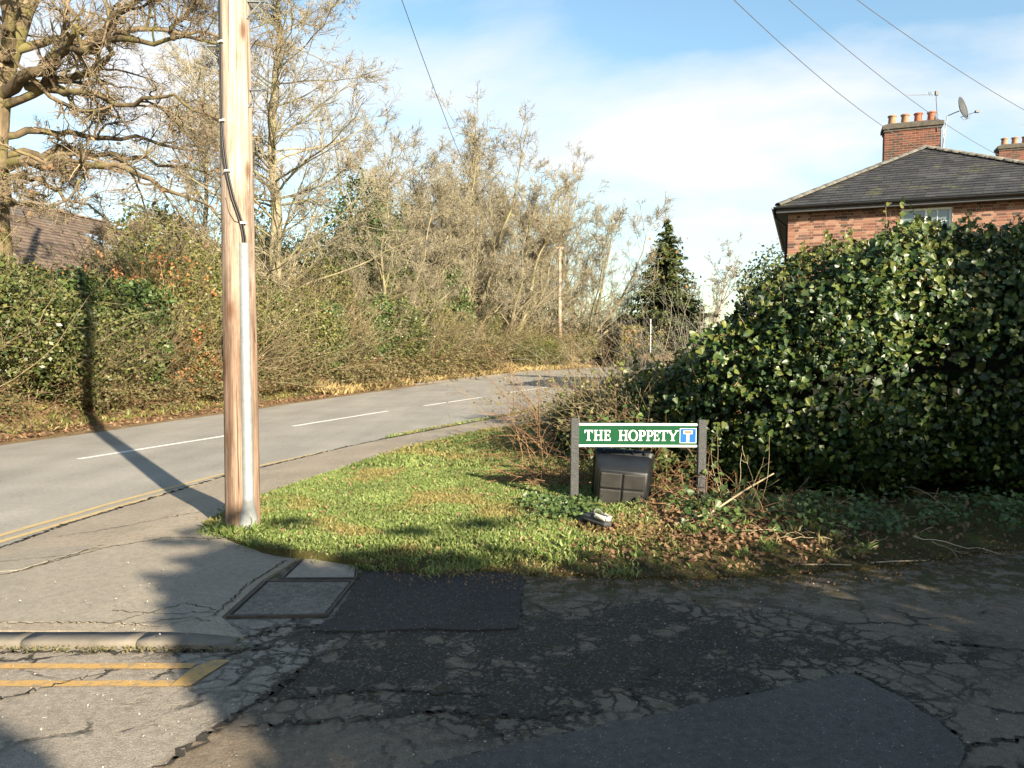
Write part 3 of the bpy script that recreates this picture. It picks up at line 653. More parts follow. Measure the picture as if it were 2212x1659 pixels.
def wire(a, b, sag, label, r=.0072):
    A, B = Vector(a), Vector(b); P = []
    for i in range(41):
        s = i / 40; p = A.lerp(B, s); p.z -= sag * 4 * s * (1 - s); P.append(p - A)
    o = MB().tube(P, r, 6).build('overhead_wire', MAT['wire_grey'], None, True); o.location = A
    tag(o, label, 'wire', 'overhead wires from the wooden pole')
wire((-2.2, 6.2, 8.45), (20.82, 33, 9.26), 1.63, 'overhead wire nearest the chimney, lowest of the three at right')
wire((-2.1, 6.25, 8.41), (22.17, 31, 8.46), 1.23, 'overhead wire crossing the sky at right, middle of the three', .0065)
wire((-2.18, 6.45, 8.45), (21.69, 26, 7.79), 1.02, 'overhead wire highest of the three at the top right corner', .0065)
wire((-2.25, 6.5, 8.41), (3.55, 57, 9.3), 4.6, 'single overhead wire running down towards the bare trees', .0065)

# ------------------------------------------------------------------ street name sign
def sign():
    e = empty('street_name_sign', (.60, 7.33, .06), 0, 'green street nameplate reading THE HOPPETY between two low grey posts', 'street sign')
    W = 1.152; x0 = .039; zt = .815; zb = .58
    for x, z1 in ((0, .86), (x0 * 2 + W, .848)):
        b = MB(); b.box(x - .039, x + .039, -.035, .035, -.25, z1); b.build('post', MAT['sign_post'], e, bevel=.006)
    b = MB(); b.box(x0 + .001, x0 + W - .001, -.012, .012, zb, zt); plate = b.build('plate', MAT['sign_green'], e, bevel=.002)
    for z in (zt - .024, zb + .004):
        b = MB(); b.box(x0 + .002, x0 + W - .002, -.0145, -.0125, z, z + .019); b.build('border', MAT['sign_white'], plate)
    # letters: serif capitals made of strokes; unit height 1
    def rect(x, y, w, h): return [(x, y), (x + w, y), (x + w, y + h), (x, y + h)]
    def ring(cx, cy, rx, ry, tx, ty, a0=0, a1=360, n=28):
        out = []
        for i in range(n):
            a, c = R(a0 + (a1 - a0) * i / n), R(a0 + (a1 - a0) * (i + 1) / n)
            out.append([(cx + (rx - tx) * math.cos(a), cy + (ry - ty) * math.sin(a)), (cx + rx * math.cos(a), cy + ry * math.sin(a)), (cx + rx * math.cos(c), cy + ry * math.sin(c)), (cx + (rx - tx) * math.cos(c), cy + (ry - ty) * math.sin(c))])
        return out
    S = .17; B = .10
    def ser(x, y): return [rect(x - .10, y, S + .20, .07)]
    G = {
     'T': (.80, [rect(.315, .0, S, 1.0)] + ser(.315, 0) + [rect(.02, .90, .76, B)] + [[(.0, .72), (.07, .72), (.10, .91), (.02, 1.03)], [(.80, .72), (.78, 1.03), (.70, .91), (.73, .72)]]),
     'H': (.92, [rect(.12, 0, S, 1), rect(.63, 0, S, 1), rect(.29, .46, .34, B)] + ser(.12, 0) + ser(.63, 0) + ser(.12, .93) + ser(.63, .93)),
     'E': (.70, [rect(.12, 0, S, 1), rect(.02, .0, .62, .09), rect(.02, .91, .60, .09), rect(.29, .47, .24, .09)] + [[(.60, .0), (.68, .0), (.70, .28), (.63, .28), (.55, .09)], [(.58, 1.0), (.65, 1.0), (.66, .74), (.60, .74), (.53, .91)], rect(.49, .38, .06, .27)]),
     'O': (.92, ring(.46, .5, .46, .53, .17, .10)),
     'P': (.72, [rect(.12, 0, S, 1)] + ser(.12, 0) + [rect(.02, .93, .2, .07), rect(.28, .905, .14, .095), rect(.28, .40, .14, .095)] + ring(.41, .70, .30, .30, .17, .095, -90, 90, 14)),
     'Y': (.92, [rect(.375, 0, S, .48)] + ser(.375, 0) + [[(.04, 1.0), (.22, 1.0), (.55, .42), (.375, .42)], [(.80, 1.0), (.88, 1.0), (.545, .42), (.45, .42)], rect(-.02, .93, .34, .07), rect(.66, .93, .30, .07)]),
    }
    # start of each letter along the plate (metres), widths follow the photograph
    LT = [('T', .053, .081), ('H', .142, .092), ('E', .240, .066), ('H', .382, .094), ('O', .478, .092), ('P', .574, .071), ('P', .648, .071), ('E', .718, .058), ('T', .779, .081), ('Y', .856, .103)]
    hgt = .102; zl = .643
    for ch, xs, w in LT:
        adv, polys = G[ch]; b = MB(); k = w / adv
        for i, pl in enumerate(polys):
            d = .0005 * (i % 7)
            pts = [(x0 + xs + p[0] * k, zl + p[1] * hgt) for p in pl]
            V = [(x, -.0145 - d * .4, z) for x, z in pts] + [(x, -.011, z) for x, z in pts]; n = len(pts)
            b.add(V, [tuple(range(n)), tuple(range(2 * n - 1, n - 1, -1))] + [(j, n + j, n + (j + 1) % n, (j + 1) % n) for j in range(n)])
        b.build('letter', MAT['sign_white'], plate)
    # no through road symbol
    xa = x0 + .975; za = .623
    b = MB(); b.box(xa, xa + .160, -.0140, -.011, za, za + .142); tp = b.build('dead_end_symbol', MAT['sign_white'], plate)
    MB().box(xa + .004, xa + .156, -.0150, -.0125, za + .004, za + .138).build('blue_field', MAT['sign_blue'], tp)
    MB().box(xa + .064, xa + .090, -.0160, -.0135, za + .012, za + .092).build('white_stem', MAT['sign_white'], tp)
    MB().box(xa + .036, xa + .122, -.0164, -.0135, za + .088, za + .122).build('white_bar', MAT['sign_white'], tp)
    MB().box(xa + .045, xa + .113, -.0175, -.0145, za + .098, za + .116).build('red_bar', MAT['sign_red'], tp)
    e.rotation_euler = (0, R(.35), R(1.0))
sign()

# ------------------------------------------------------------------ black recycling box on its side
def crate():
    e = empty('recycling_box', (1.07, 7.50, .07), 0, 'black plastic recycling box lying on its side under the sign', 'box')
    # local: y forward = towards the camera is the base; frustum widening to the rim
    def ring(y, w, z0, z1, c, n=4):
        P = []
        for (cx, cz, a0) in ((w - c, z1 - c, 0), (-w + c, z1 - c, 90), (-w + c, z0 + c, 180), (w - c, z0 + c, 270)):
            for i in range(n + 1):
                a = R(a0 + 90 * i / n); P.append(Vector((cx + c * math.cos(a), y, cz + c * math.sin(a))))
        return P
    st = [ring(-.20, .235, .03, .40, .03), ring(-.19, .242, .022, .407, .035), ring(.10, .275, -.01, .445, .04), ring(.108, .268, .0, .438, .04), ring(.145, .272, -.005, .445, .04), ring(.15, .298, -.03, .47, .05), ring(.19, .300, -.03, .472, .05), ring(.185, .285, -.015, .457, .045), ring(-.15, .235, .03, .400, .03)]
    V = [v for s_ in st for v in s_]; k = len(st[0])
    F = [(i * k + q, i * k + (q + 1) % k, (i + 1) * k + (q + 1) % k, (i + 1) * k + q) for i in range(len(st) - 1) for q in range(k)] + [tuple(range(k)), tuple((len(st) - 1) * k + q for q in range(k - 1, -1, -1))]
    b = MB(); b.add(V, F); body = b.build('shell', MAT['crate_black'], e, True)
    for ix in (0, 1):
        for iz in (0, 1):
            xa = -.212 + ix * .218; za = .050 + iz * .172; M = Matrix.Identity(4)
            b = MB(); b.box(xa, xa + .205, -.212, -.195, za, za + .158); b.build('base_panel', MAT['crate_base'], e, bevel=.012)
    for x in (-.2, .0, .09, .2): MB().box(x - .008, x + .008, .112, .148, .435, .47).build('rim_rib', MAT['crate_black'], e)
    b = MB(); b.tube([(-.10, .17, .475), (-.09, .17, .500), (.09, .17, .500), (.10, .17, .475)], .010, 6); b.build('handle', MAT['crate_black'], e)
    e.rotation_euler = (R(15), R(4), R(-8)); e.location = (1.075, 7.50, .085)
crate()

# ------------------------------------------------------------------ lost shoe
def shoe():
    e = empty('shoe', (.735, 6.38, .088), R(-58), 'lost dark grey slip-on shoe with a pale heel strap lying in the leaves', 'shoe')
    # along +x heel -> toe reversed: x=0 heel, x=.27 toe
    X = np.linspace(0, .27, 15); n = 14
    def halfw(x): t = x / .27; return .035 + .018 * math.sin(min(1, t * 1.15) * math.pi * .5) * (1 if t < .75 else max(.25, math.sqrt(max(0, 1 - ((t - .75) / .27) ** 2))))
    def top(x): t = x / .27; return .062 - .012 * math.sin(t * math.pi) * 0 if t < .45 else .062 - .030 * ((t - .45) / .55) ** 1.3
    b = MB(); V = []; F = []
    for x in X:                                     # sole
        w = halfw(x) * 1.04
        for i in range(n):
            a = 2 * math.pi * i / n; V.append((x, w * math.cos(a), .012 + (.012 if math.sin(a) > 0 else -.012) * min(1, abs(math.sin(a)) * 3)))
    F = [(i * n + k, i * n + (k + 1) % n, (i + 1) * n + (k + 1) % n, (i + 1) * n + k) for i in range(len(X) - 1) for k in range(n)] + [tuple(range(n)), tuple((len(X) - 1) * n + k for k in range(n))]
    b.add(V, F); b.build('sole', MAT['shoe_grey'], e, True)
    b = MB(); V = []; F = []; m = 11                # upper: closed toe, open behind
    for x in X:
        w = halfw(x); h = top(x); op = max(0, min(1, (.155 - x) / .03)); a0 = 0; a1 = math.pi
        for i in range(m):
            t = i / (m - 1)
            if op > .5:   # side walls only
                s_ = -1 if t < .5 else 1; u = (t if t < .5 else 1 - t) * 2; yy = -s_ * 0 + (-w if t < .5 else w) * (1 - .10 * u) ; zz = .02 + u * (h - .02)
                V.append((x, yy, zz))
            else:
                a = math.pi * (1 - t); V.append((x, w * math.cos(a), .02 + (h - .02) * math.sin(a) ** .8))
    for i in range(len(X) - 1):
        for q in range(m - 1):
            if X[i] < .15 and q == (m - 1) // 2: continue
            if X[i] < .15 and q == (m - 1) // 2 - 1 and False: continue
            F.append((i * m + q, i * m + q + 1, (i + 1) * m + q + 1, (i + 1) * m + q))
    b.add(V, F); up = b.build('upper', MAT['shoe_grey'], e, True)
    sm = up.modifiers.new('thick', 'SOLIDIFY'); sm.thickness = .004
    b = MB(); b.add([(x, halfw(x) * .86 * s_, .027) for x in X[1:10] for s_ in (-1, 1)], [(2 * i, 2 * i + 1, 2 * i + 3, 2 * i + 2) for i in range(8)]); b.build('insole', MAT['shoe_lining'], e)
    P = [(.10, -.050, .050), (.05, -.047, .048), (.012, -.036, .046), (-.006, 0, .046), (.012, .036, .046), (.05, .047, .048), (.10, .050, .050)]
    Q = resample(P, 24); V = []; F = []
    for i, p in enumerate(Q):
        c = np.array([.05, 0, 0]); d = unit((p - c) * np.array([1, 1, 0]));
        for dz, o in ((-.013, .003), (.013, .003), (.013, -.002), (-.013, -.002)): V.append(tuple(p + d * o + np.array([0, 0, dz])))
    F = [(i * 4 + k, i * 4 + (k + 1) % 4, (i + 1) * 4 + (k + 1) % 4, (i + 1) * 4 + k) for i in range(23) for k in range(4)]
    MB().add(V, F).build('heel_strap', MAT['shoe_white'], e, True)
    P = [(.105, -.052, .04), (.135, -.035, .07), (.145, 0, .078), (.135, .035, .07), (.105, .052, .04)]
    MB().tube([tuple(p) for p in resample(P, 16)], .005, 6).build('collar', MAT['shoe_lining'], e, True)
    e.rotation_euler = (R(6), R(-4), R(128))
    e.location = (.80, 6.30, .105); e.scale = (1.08, 1.1, 1.45)
shoe()

# ------------------------------------------------------------------ brick house on the right
HA = -21.1   # house axis
def brick_mesh(w):
    b = MB(); b.box(0, w, -.004, .02, 0, .065); me = poly_mesh('brick', b.V, b.F)
    bm = bmesh.new(); bm.from_mesh(me); bmesh.ops.recalc_face_normals(bm, faces=bm.faces); bm.to_mesh(me); bm.free(); me.materials.append(MAT['brick']); return me
def chimney_stack(parent_obj, cx, cy, zb, zt, indiv=True, budget=90):
    w, d = 1.62, .62
    ch = MB().box(cx - w / 2, cx + w / 2, cy - d / 2, cy + d / 2, zb, zt).build('chimney', MAT['mortar'], parent_obj)
    st = []; cnt = 0
    bm_s = brick_mesh(.215); bm_s.materials.clear(); bm_s.materials.append(MAT['chimney_brick'])
    rows = int((zt - zb) / .075)
    for r_ in range(rows):
        z = zt - .075 * (r_ + 1) + .005; off = .1125 * (r_ % 2); x = cx - w / 2 + .004 - off
        while x < cx + w / 2 - .03:
            xa = max(x, cx - w / 2); xb = min(x + .215, cx + w / 2)
            if indiv and xb - xa > .2 and cnt < budget:
                o = bpy.data.objects.new('brick', bm_s); link(o, ch); o.location = (xa, cy - d / 2, z); cnt += 1
            else: st.append((xa, xb, cy - d / 2 - .004, cy - d / 2 + .02, z, z + .065))
            x += .225
        for s_ in (-1, 1):
            y = cy - d / 2 + .004 - off
            while y < cy + d / 2 - .03:
                ya = max(y, cy - d / 2 + .0); yb = min(y + .215, cy + d / 2); xs = cx + s_ * w / 2
                st.append((min(xs, xs + s_ * .004), max(xs, xs + s_ * .004), ya, yb, z, z + .065)); y += .225
    b = MB()
    for q in st: b.box(*q)
    b.build('brickwork', MAT['chimney_brick'], ch, kind='stuff')
    b = MB(); b.box(cx - w / 2 - .03, cx + w / 2 + .03, cy - d / 2 - .03, cy + d / 2 + .03, zt, zt + .075)
    b.box(cx - w / 2 - .075, cx + w / 2 + .075, cy - d / 2 - .075, cy + d / 2 + .075, zt + .076, zt + .2)
    b.build('oversailing_course', MAT['cap_concrete'], ch, bevel=.01)
    V = [(cx + sx * (w / 2 + .07), cy + sy * (d / 2 + .07), zt + .2) for sx, sy in ((-1, -1), (1, -1), (1, 1), (-1, 1))] + [(cx + sx * (w / 2 - .12), cy + sy * (d / 2 - .16), zt + .31) for sx, sy in ((-1, -1), (1, -1), (1, 1), (-1, 1))]
    MB().add(V, [(0, 1, 5, 4), (1, 2, 6, 5), (2, 3, 7, 6), (3, 0, 4, 7), (4, 5, 6, 7)]).build('flaunching', MAT['cap_concrete'], ch)
    for i in range(4):
        x = cx - w / 2 + .24 + i * (w - .48) / 3
        b = MB(); b.lathe([(.135, zt + .26), (.125, zt + .34), (.112, zt + .50), (.112, zt + .53), (.138, zt + .545), (.142, zt + .58), (.128, zt + .59), (.10, zt + .585), (.095, zt + .45)], 20, Matrix.Translation((x, cy, 0)))
        b.build('chimney_pot', MAT['terracotta_buff' if i < 2 else 'terracotta'], ch, True)
    return ch
def roof_slates(b, o, ux, uy, run, rise, x0, x1, inset0, inset1, expo=.21, wid=.26):
    """rows of slates on a plane: o eave origin, ux along eave, uy horizontal up-slope"""
    L = math.hypot(run, rise); n = int(L / expo); nz = (ux.cross(uy * (run / L) + Vector((0, 0, rise / L)))).normalized()
    if nz.z < 0: nz = -nz
    sl = uy * (run / L) + Vector((0, 0, rise / L))
    for r_ in range(n):
        f0 = r_ * expo; t = f0 / L; a = x0 + inset0 * t; c = x1 - inset1 * t; x = a - (wid / 2 if r_ % 2 else 0)
        while x < c:
            xa, xb = max(x + .003, a), min(x + wid - .003, c)
            if xb - xa > .03:
                j = random.uniform(-.004, .004); k = random.uniform(0, .006)
                p = [o + ux * xa + sl * (f0 + j) + nz * (.024 + k), o + ux * xb + sl * (f0 + j) + nz * (.024 + k), o + ux * xb + sl * (f0 + expo + .03) + nz * .004, o + ux * xa + sl * (f0 + expo + .03) + nz * .004]
                q = [p[0] - nz * .012, p[1] - nz * .012]
                b.add(p + q, [(0, 1, 2, 3), (0, 4, 5, 1)])
            x += wid
def tile_run(P, Q, parent, name, m, ln=.45, r=.11):
    P, Q = Vector(P), Vector(Q); n = max(1, round((Q - P).length / ln)); d = (Q - P) / n; t = d.normalized(); s_ = t.cross(Vector((0, 0, 1))).normalized(); w = s_.cross(t)
    for i in range(n):
        V = []; F = []; k = 9
        for j, rr in ((0, r * 1.04), (1, r * .96)):
            c = P + d * (i + j * 1.02)
            for q in range(k):
                a = math.pi * q / (k - 1); V.append(c + s_ * (rr * math.cos(a)) + w * (rr * .72 * math.sin(a) - .01))
            for q in range(k):
                a = math.pi * q / (k - 1); V.append(c + s_ * ((rr - .02) * math.cos(a)) + w * ((rr - .02) * .72 * math.sin(a) - .01))
        for q in range(k - 1): F += [(q, q + 1, 2 * k + q + 1, 2 * k + q), (q, k + q, k + q + 1, q + 1)]
        MB().add(V, F).build(name, MAT[m], parent, True)
def brick_house(name, loc, label, detail=True):
    e = empty(name, loc, R(HA), label, 'house')
    W, D, Hh = 7.64, 9.3, 5.40; ov = .30; a = 4.12; ze = 5.47; zr = 7.68
    wx0, wx1, wz0, wz1 = 2.82, 4.02, 3.95, 5.26
    b = MB(); t = .22
    b.box(0, wx0, 0, t, 0, Hh); b.box(wx1, W, 0, t, 0, Hh); b.box(wx0, wx1, 0, t, 0, wz0); b.box(wx0, wx1, 0, t, wz1, Hh)
    wall = b.build('wall', MAT['mortar'], e)
    MB().box(-.0, t, t, D, 0, Hh).box(W - t, W, t, D, 0, Hh).box(t, W - t, D - t, D, 0, Hh).build('side_wall', MAT['brick_far'], e)
    if detail:
        ms, mh = brick_mesh(.215), brick_mesh(.1025); rest = MB(); cand = []
        for r_ in range(int(Hh / .075)):
            z = Hh - .075 * (r_ + 1) + .003; x = -.16 * (r_ % 2) ; k = r_ % 2
            while x < W:
                w = .215 if (k % 2 == 0) else .1025
                for (sa, sb) in ((max(x, 0), min(x + w, W)),):
                    if sb - sa < .03: continue
                    if z + .065 > wz0 and z < wz1 + .07 and sb > wx0 and sa < wx1:
                        if sa < wx0: segs = [(sa, wx0)]
                        elif sb > wx1: segs = [(wx1, sb)]
                        else: segs = []
                    else: segs = [(sa, sb)]
                    for (p, q) in segs:
                        if q - p < .03: continue
                        full = abs((q - p) - w) < 1e-4
                        low = 4.25 if x < 1.6 else 4.68
                        if full and z > low and x < 5.75 and len(cand) < 205: cand.append((p, z, w))
                        else: rest.box(p, q, -.004, .02, z, z + .065)
                x += w + .01; k += 1
        for p, z, w in cand:
            o = bpy.data.objects.new('brick', ms if w > .15 else mh); link(o, wall); o.location = (p, 0, z)
        rest.build('brickwork', MAT['brick'], wall, kind='stuff')
        MB().box(wx0 - .1, wx1 + .1, -.008, .05, wz1, wz1 + .07).build('lintel', MAT['lintel'], e)
        win = MB().box(wx0, wx0 + .06, .05, .12, wz0, wz1).box(wx1 - .06, wx1, .05, .12, wz0, wz1).box(wx0 + .06, wx1 - .06, .05, .12, wz0, wz0 + .06).box(wx0 + .06, wx1 - .06, .05, .12, wz1 - .06, wz1).box((wx0 + wx1) / 2 - .03, (wx0 + wx1) / 2 + .03, .052, .118, wz0 + .06, wz1 - .06).build('window', MAT['white_frame'], e)
        for i in range(4):
            for j in range(4):
                pw = (wx1 - wx0 - .12) / 4; ph = (wz1 - wz0 - .12) / 4; xa = wx0 + .06 + i * pw; za = wz0 + .06 + j * ph
                MB().box(xa + .008, xa + pw - .008, .085, .09, za + .008, za + ph - .008).build('pane', MAT['window_glass'], win)
        for i in (1, 3):
            xa = wx0 + .06 + i * (wx1 - wx0 - .12) / 4; MB().box(xa - .010, xa + .010, .072, .1, wz0 + .06, wz1 - .06).build('glazing_bar', MAT['white_frame'], win)
        for j in (1, 2, 3):
            za = wz0 + .06 + j * (wz1 - wz0 - .12) / 4; MB().box(wx0 + .06, wx1 - .06, .074, .099, za - .010, za + .010).build('glazing_bar', MAT['white_frame'], win)
        MB().box(wx0 + .06, wx1 - .06, .25, .27, wz0 + .06, wz1 - .06).build('curtain', MAT['white_render'], win)
    # hipped roof
    x0, x1, y0, y1 = -ov, W + ov, -ov, D + ov; cx = W / 2; ry0 = y0 + a; ry1 = y1 - a
    V = [(x0, y0, ze), (x1, y0, ze), (x1, y1, ze), (x0, y1, ze), (cx, ry0, zr), (cx, ry1, zr)]
    rf = MB().add(V, [(0, 1, 4), (1, 2, 5, 4), (2, 3, 5), (3, 0, 4, 5), (0, 3, 2, 1)]).build('roof', MAT['slate'], e)
    b = MB(); rise = zr - ze
    roof_slates(b, Vector((x0, y0, ze)), Vector((1, 0, 0)), Vector((0, 1, 0)), a, rise, 0, x1 - x0, a, (x1 - x0) / 2)
    roof_slates(b, Vector((x0, y0, ze)), Vector((0, 1, 0)), Vector((1, 0, 0)), a, rise, 0, y1 - y0, a, a)
    roof_slates(b, Vector((x1, y0, ze)), Vector((0, 1, 0)), Vector((-1, 0, 0)), a, rise, 0, y1 - y0, a, a)
    b.build('slates', MAT['slate'], rf, kind='stuff')
    tile_run((x0 + .03, y0 + .03, ze + .05), (cx, ry0, zr + .03), rf, 'hip_tile', 'ridge_tile'); tile_run((x1 - .03, y0 + .03, ze + .05), (cx, ry0, zr + .03), rf, 'hip_tile', 'ridge_tile')
    tile_run((cx, ry0, zr + .035), (cx, ry1, zr + .035), rf, 'ridge_tile', 'ridge_tile')
    MB().box(x0 + .0, x1, y0 - .012, y0 + .012, ze - .17, ze - .012).build('fascia', MAT['fascia'], e); MB().box(x0 - .012, x0 + .012, y0 + .013, y1, ze - .17, ze - .012).build('fascia', MAT['fascia'], e)
    MB().box(x0 + .013, x1, y0 + .013, -.006, ze - .165, ze - .15).build('soffit', MAT['fascia'], e); MB().box(x0 + .013, -.005, 0, y1, ze - .166, ze - .151).build('soffit', MAT['fascia'], e)
    def gutter(P, Q, side):
        P, Q = Vector(P), Vector(Q); k = 9; V = []
        for c in (P, Q):
            for q in range(k):
                an = math.pi + math.pi * q / (k - 1); V.append(c + side * (.06 * math.cos(an)) + Vector((0, 0, .06 * math.sin(an))))
            for q in range(k):
                an = math.pi + math.pi * q / (k - 1); V.append(c + side * (.05 * math.cos(an)) + Vector((0, 0, .05 * math.sin(an))))
        F = [(q, q + 1, 2 * k + q + 1, 2 * k + q) for q in range(k - 1)] + [(k + q, 3 * k + q, 3 * k + q + 1, k + q + 1) for q in range(k - 1)] + [(0, k, 3 * k, 2 * k), (k - 1, 3 * k - 1, 4 * k - 1, 2 * k - 1)]
        MB().add(V, F).build('gutter', MAT['black_gutter'], e, True)
    gutter((x0 - .08, y0 - .075, ze - .015), (x1, y0 - .075, ze - .04), Vector((0, 1, 0))); gutter((x0 - .078, y0 - .05, ze - .015), (x0 - .078, y1, ze - .06), Vector((1, 0, 0)))
    MB().tube([(x0 - .07, .35, ze - .05), (x0 - .05, .35, ze - .2), (-.06, .35, ze - .45), (-.06, .35, .1)], .036, 10).build('downpipe', MAT['black_gutter'], e, True)
    ch = chimney_stack(e, cx - .22, ry0 + 1.55, zr - 1.3, 8.58, detail, 88)
    return e
H1 = (7.70, 21.5, 0)
brick_house('brick_house', H1, 'red brick house with hipped slate roof standing behind the ivy hedge')
def house_to_world(p, base):
    c, s_ = math.cos(R(HA)), math.sin(R(HA)); return Vector((base[0] + p[0] * c - p[1] * s_, base[1] + p[0] * s_ + p[1] * c, base[2] + p[2]))
off2 = house_to_world((5.25, 10.3, 1.35), H1)
brick_house('brick_house', tuple(off2), 'second brick house of which only a dark chimney shows at the right edge', False)
# aerial and dish on the chimney stack
def aerial(base, label, flip=1):
    o = empty('television_aerial', base, 0, label, 'aerial')
    MB().tube([(0, 0, 0), (-.02, 0, .55), (-.06, 0, 1.02), (-.06, 0, 1.25)], .013, 6).build('mast', MAT['aerial'], o)
    b = MB(); b.tube([(.02, 0, 1.2), (-.98 * flip, .12, 1.17)], .009, 5)
    b.build('boom', MAT['aerial'], o)
    for i in range(11):
        x = -.25 - i * .07; b = MB(); b.tube([(x * flip, .02 - .07 + .12 * -x, 1.19), (x * flip, .10 + .07, 1.18)], .004, 4); b.build('element', MAT['aerial'], o)
    MB().box(-.09, .0, -.03, .05, 1.14, 1.27).build('bracket', MAT['black_cable'], o)
    MB().tube([(-.20 * flip, -.04, 1.10), (-.23 * flip, .06, 1.26)], .008, 4).tube([(-.28 * flip, -.04, 1.10), (-.28 * flip, .06, 1.26)], .008, 4).build('reflector', MAT['aerial'], o)
W_, D_ = 7.64, 9.3
top = house_to_world((W_ / 2 - .22 + .70, -.3 + 4.12 + 1.55 - .33, 8.45), H1)
aerial(top, 'thin television aerial on a mast above the right-hand chimney pot')
def dish():
    p = house_to_world((W_ / 2 - .22 + .9, -.3 + 4.12 + 1.55 - .36, 7.95), H1)
    o = empty('satellite_dish', p, 0, 'grey satellite dish on a pole at the right side of the chimney', 'satellite dish')
    MB().tube([(-.06, 0, -.55), (.0, 0, .3), (.06, -.02, .95)], .018, 7).build('pole', MAT['aerial'], o)
    b = MB(); V = []; F = []; n = 20; rings = 6; q = Matrix.Rotation(R(40), 4, 'Z') @ Matrix.Rotation(R(76), 4, 'X')
    for i in range(rings):
        r = .34 * i / (rings - 1)
        for k in range(n):
            a = 2 * math.pi * k / n; V.append(Vector((.46, -.05, 1.16)) + q @ Vector((r * .92 * math.cos(a), r * 1.08 * math.sin(a), .09 * (i / (rings - 1)) ** 2)))
    F = [(i * n + k, i * n + (k + 1) % n, (i + 1) * n + (k + 1) % n, (i + 1) * n + k) for i in range(rings - 1) for k in range(n)]
    dsh = MB().add(V, F).build('reflector', MAT['dish_grey'], o, True); sm = dsh.modifiers.new('thick', 'SOLIDIFY'); sm.thickness = .012
    MB().tube([(.06, -.02, .95), (.22, -.03, 1.02), (.42, -.05, 1.1)], .016, 6).build('arm', MAT['aerial'], o)
    MB().tube([(.46, -.08, .9), (.70, -.16, .98), (.86, -.2, 1.02)], .011, 6).build('feed_arm', MAT['aerial'], o)
    MB().box(.83, .95, -.24, -.16, 1.0, 1.07).build('receiver', MAT['dish_grey'], o, bevel=.01)
    MB().tube([(.46, -.05, .92), (.55, -.1, .80), (.68, -.15, .84), (.72, -.17, .97)], .005, 5).build('cable', MAT['black_cable'], o)
dish()
MB_ = MB().tube([tuple(house_to_world((W_ / 2 - .22 + .88, -.3 + 4.12 + 1.55 - .335, z), H1)) for z in (7.2, 8.0, 8.5)], .03, 8).build('chimney_pipe', MAT['white_render'], None, True)
tag(MB_, 'pale vertical pipe fixed to the right edge of the chimney', 'pipe')
a2 = house_to_world((W_ / 2 + .5, -.3 + 4.12 + 1.5, 8.45), tuple(off2))
aerial(a2, 'forked television aerial at the right edge of the picture')

# ------------------------------------------------------------------ bungalow roof behind the left hedge
def bungalow():
    e = empty('bungalow', (-20.6, 34.0, 0), 0, 'bungalow with brown tiled roof and small skylight behind the left hedge', 'house')
    rd = Vector((.2, .98, 0)).normalized(); sd_ = Vector((.98, -.2, 0)).normalized(); zr = 7.66; p = .70
    o = Vector((-19.77, 38, 0)) - Vector((-20.6, 34, 0)); L = 11; wdt = 4.6
    A = o - rd * L + Vector((0, 0, zr)); B = o + Vector((0, 0, zr))
    dn = sd_ * wdt - Vector((0, 0, p * wdt)); up = -sd_ * wdt - Vector((0, 0, p * wdt))
    rf = MB().add([A, B, B + dn, A + dn, B + up, A + up], [(0, 1, 2, 3), (1, 0, 5, 4), (0, 3, 5), (1, 4, 2)]).build('roof', MAT['brown_tile'], e)
    b = MB(); ns = Vector((p, 0, 1)); nz = rd.cross(dn).normalized(); nz = nz if nz.z > 0 else -nz; sl = dn.normalized(); Ls = dn.length
    n = int(Ls / .28)
    for r_ in range(n):
        x = -(.16 if r_ % 2 else 0)
        while x < L:
            f = Ls - r_ * .28; xa, xb = max(x, 0), min(x + .30, L)
            if xb > xa + .03:
                j = random.uniform(0, .012); base = A + sl * f; hi = A + sl * max(0, f - .32)
                P = [base + rd * xa + nz * (.05 + j), base + rd * xb + nz * (.05 + j), hi + rd * xb + nz * .012, hi + rd * xa + nz * .012]
                b.add(P + [P[0] - nz * .035, P[1] - nz * .035], [(0, 1, 2, 3), (0, 4, 5, 1)])
            x += .31
    b.build('tiles', MAT['brown_tile'], rf, kind='stuff')
    tile_run(A + Vector((0, 0, .03)), B + Vector((0, 0, .03)), rf, 'ridge_tile', 'brown_tile', .45, .12)
    wv = [A + dn * .93, B + dn * .93, B + up * .93, A + up * .93]; V = [Vector((v.x, v.y, 0)) for v in wv] + [Vector((v.x, v.y, zr - p * wdt * .93 - .05)) for v in wv]
    MB().add(V, [(0, 1, 5, 4), (1, 2, 6, 5), (2, 3, 7, 6), (3, 0, 4, 7)]).build('wall', MAT['brick_far'], e)
    MB().add([B + dn * .93 - Vector((0, 0, .06)), B + up * .93 - Vector((0, 0, .06)), B - Vector((0, 0, .06))], [(0, 1, 2)]).build('gable', MAT['brick_far'], e)
    c0 = A + sl * 1.9 + rd * 7.3 + nz * .03; q = [c0, c0 + rd * .8, c0 + rd * .8 + sl * 1.25, c0 + sl * 1.25]
    sk = MB().add([v + nz * .0 for v in q] + [v + nz * .09 for v in q], [(0, 1, 5, 4), (1, 2, 6, 5), (2, 3, 7, 6), (3, 0, 4, 7), (4, 5, 6, 7)]).build('skylight', MAT['grey_bracket'], e)
    g = [c0 + rd * .08 + sl * .08, c0 + rd * .72 + sl * .08, c0 + rd * .72 + sl * 1.17, c0 + rd * .08 + sl * 1.17]
    MB().add([v + nz * .094 for v in g], [(0, 1, 2, 3)]).build('pane', MAT['skylight_glass'], sk)
bungalow()

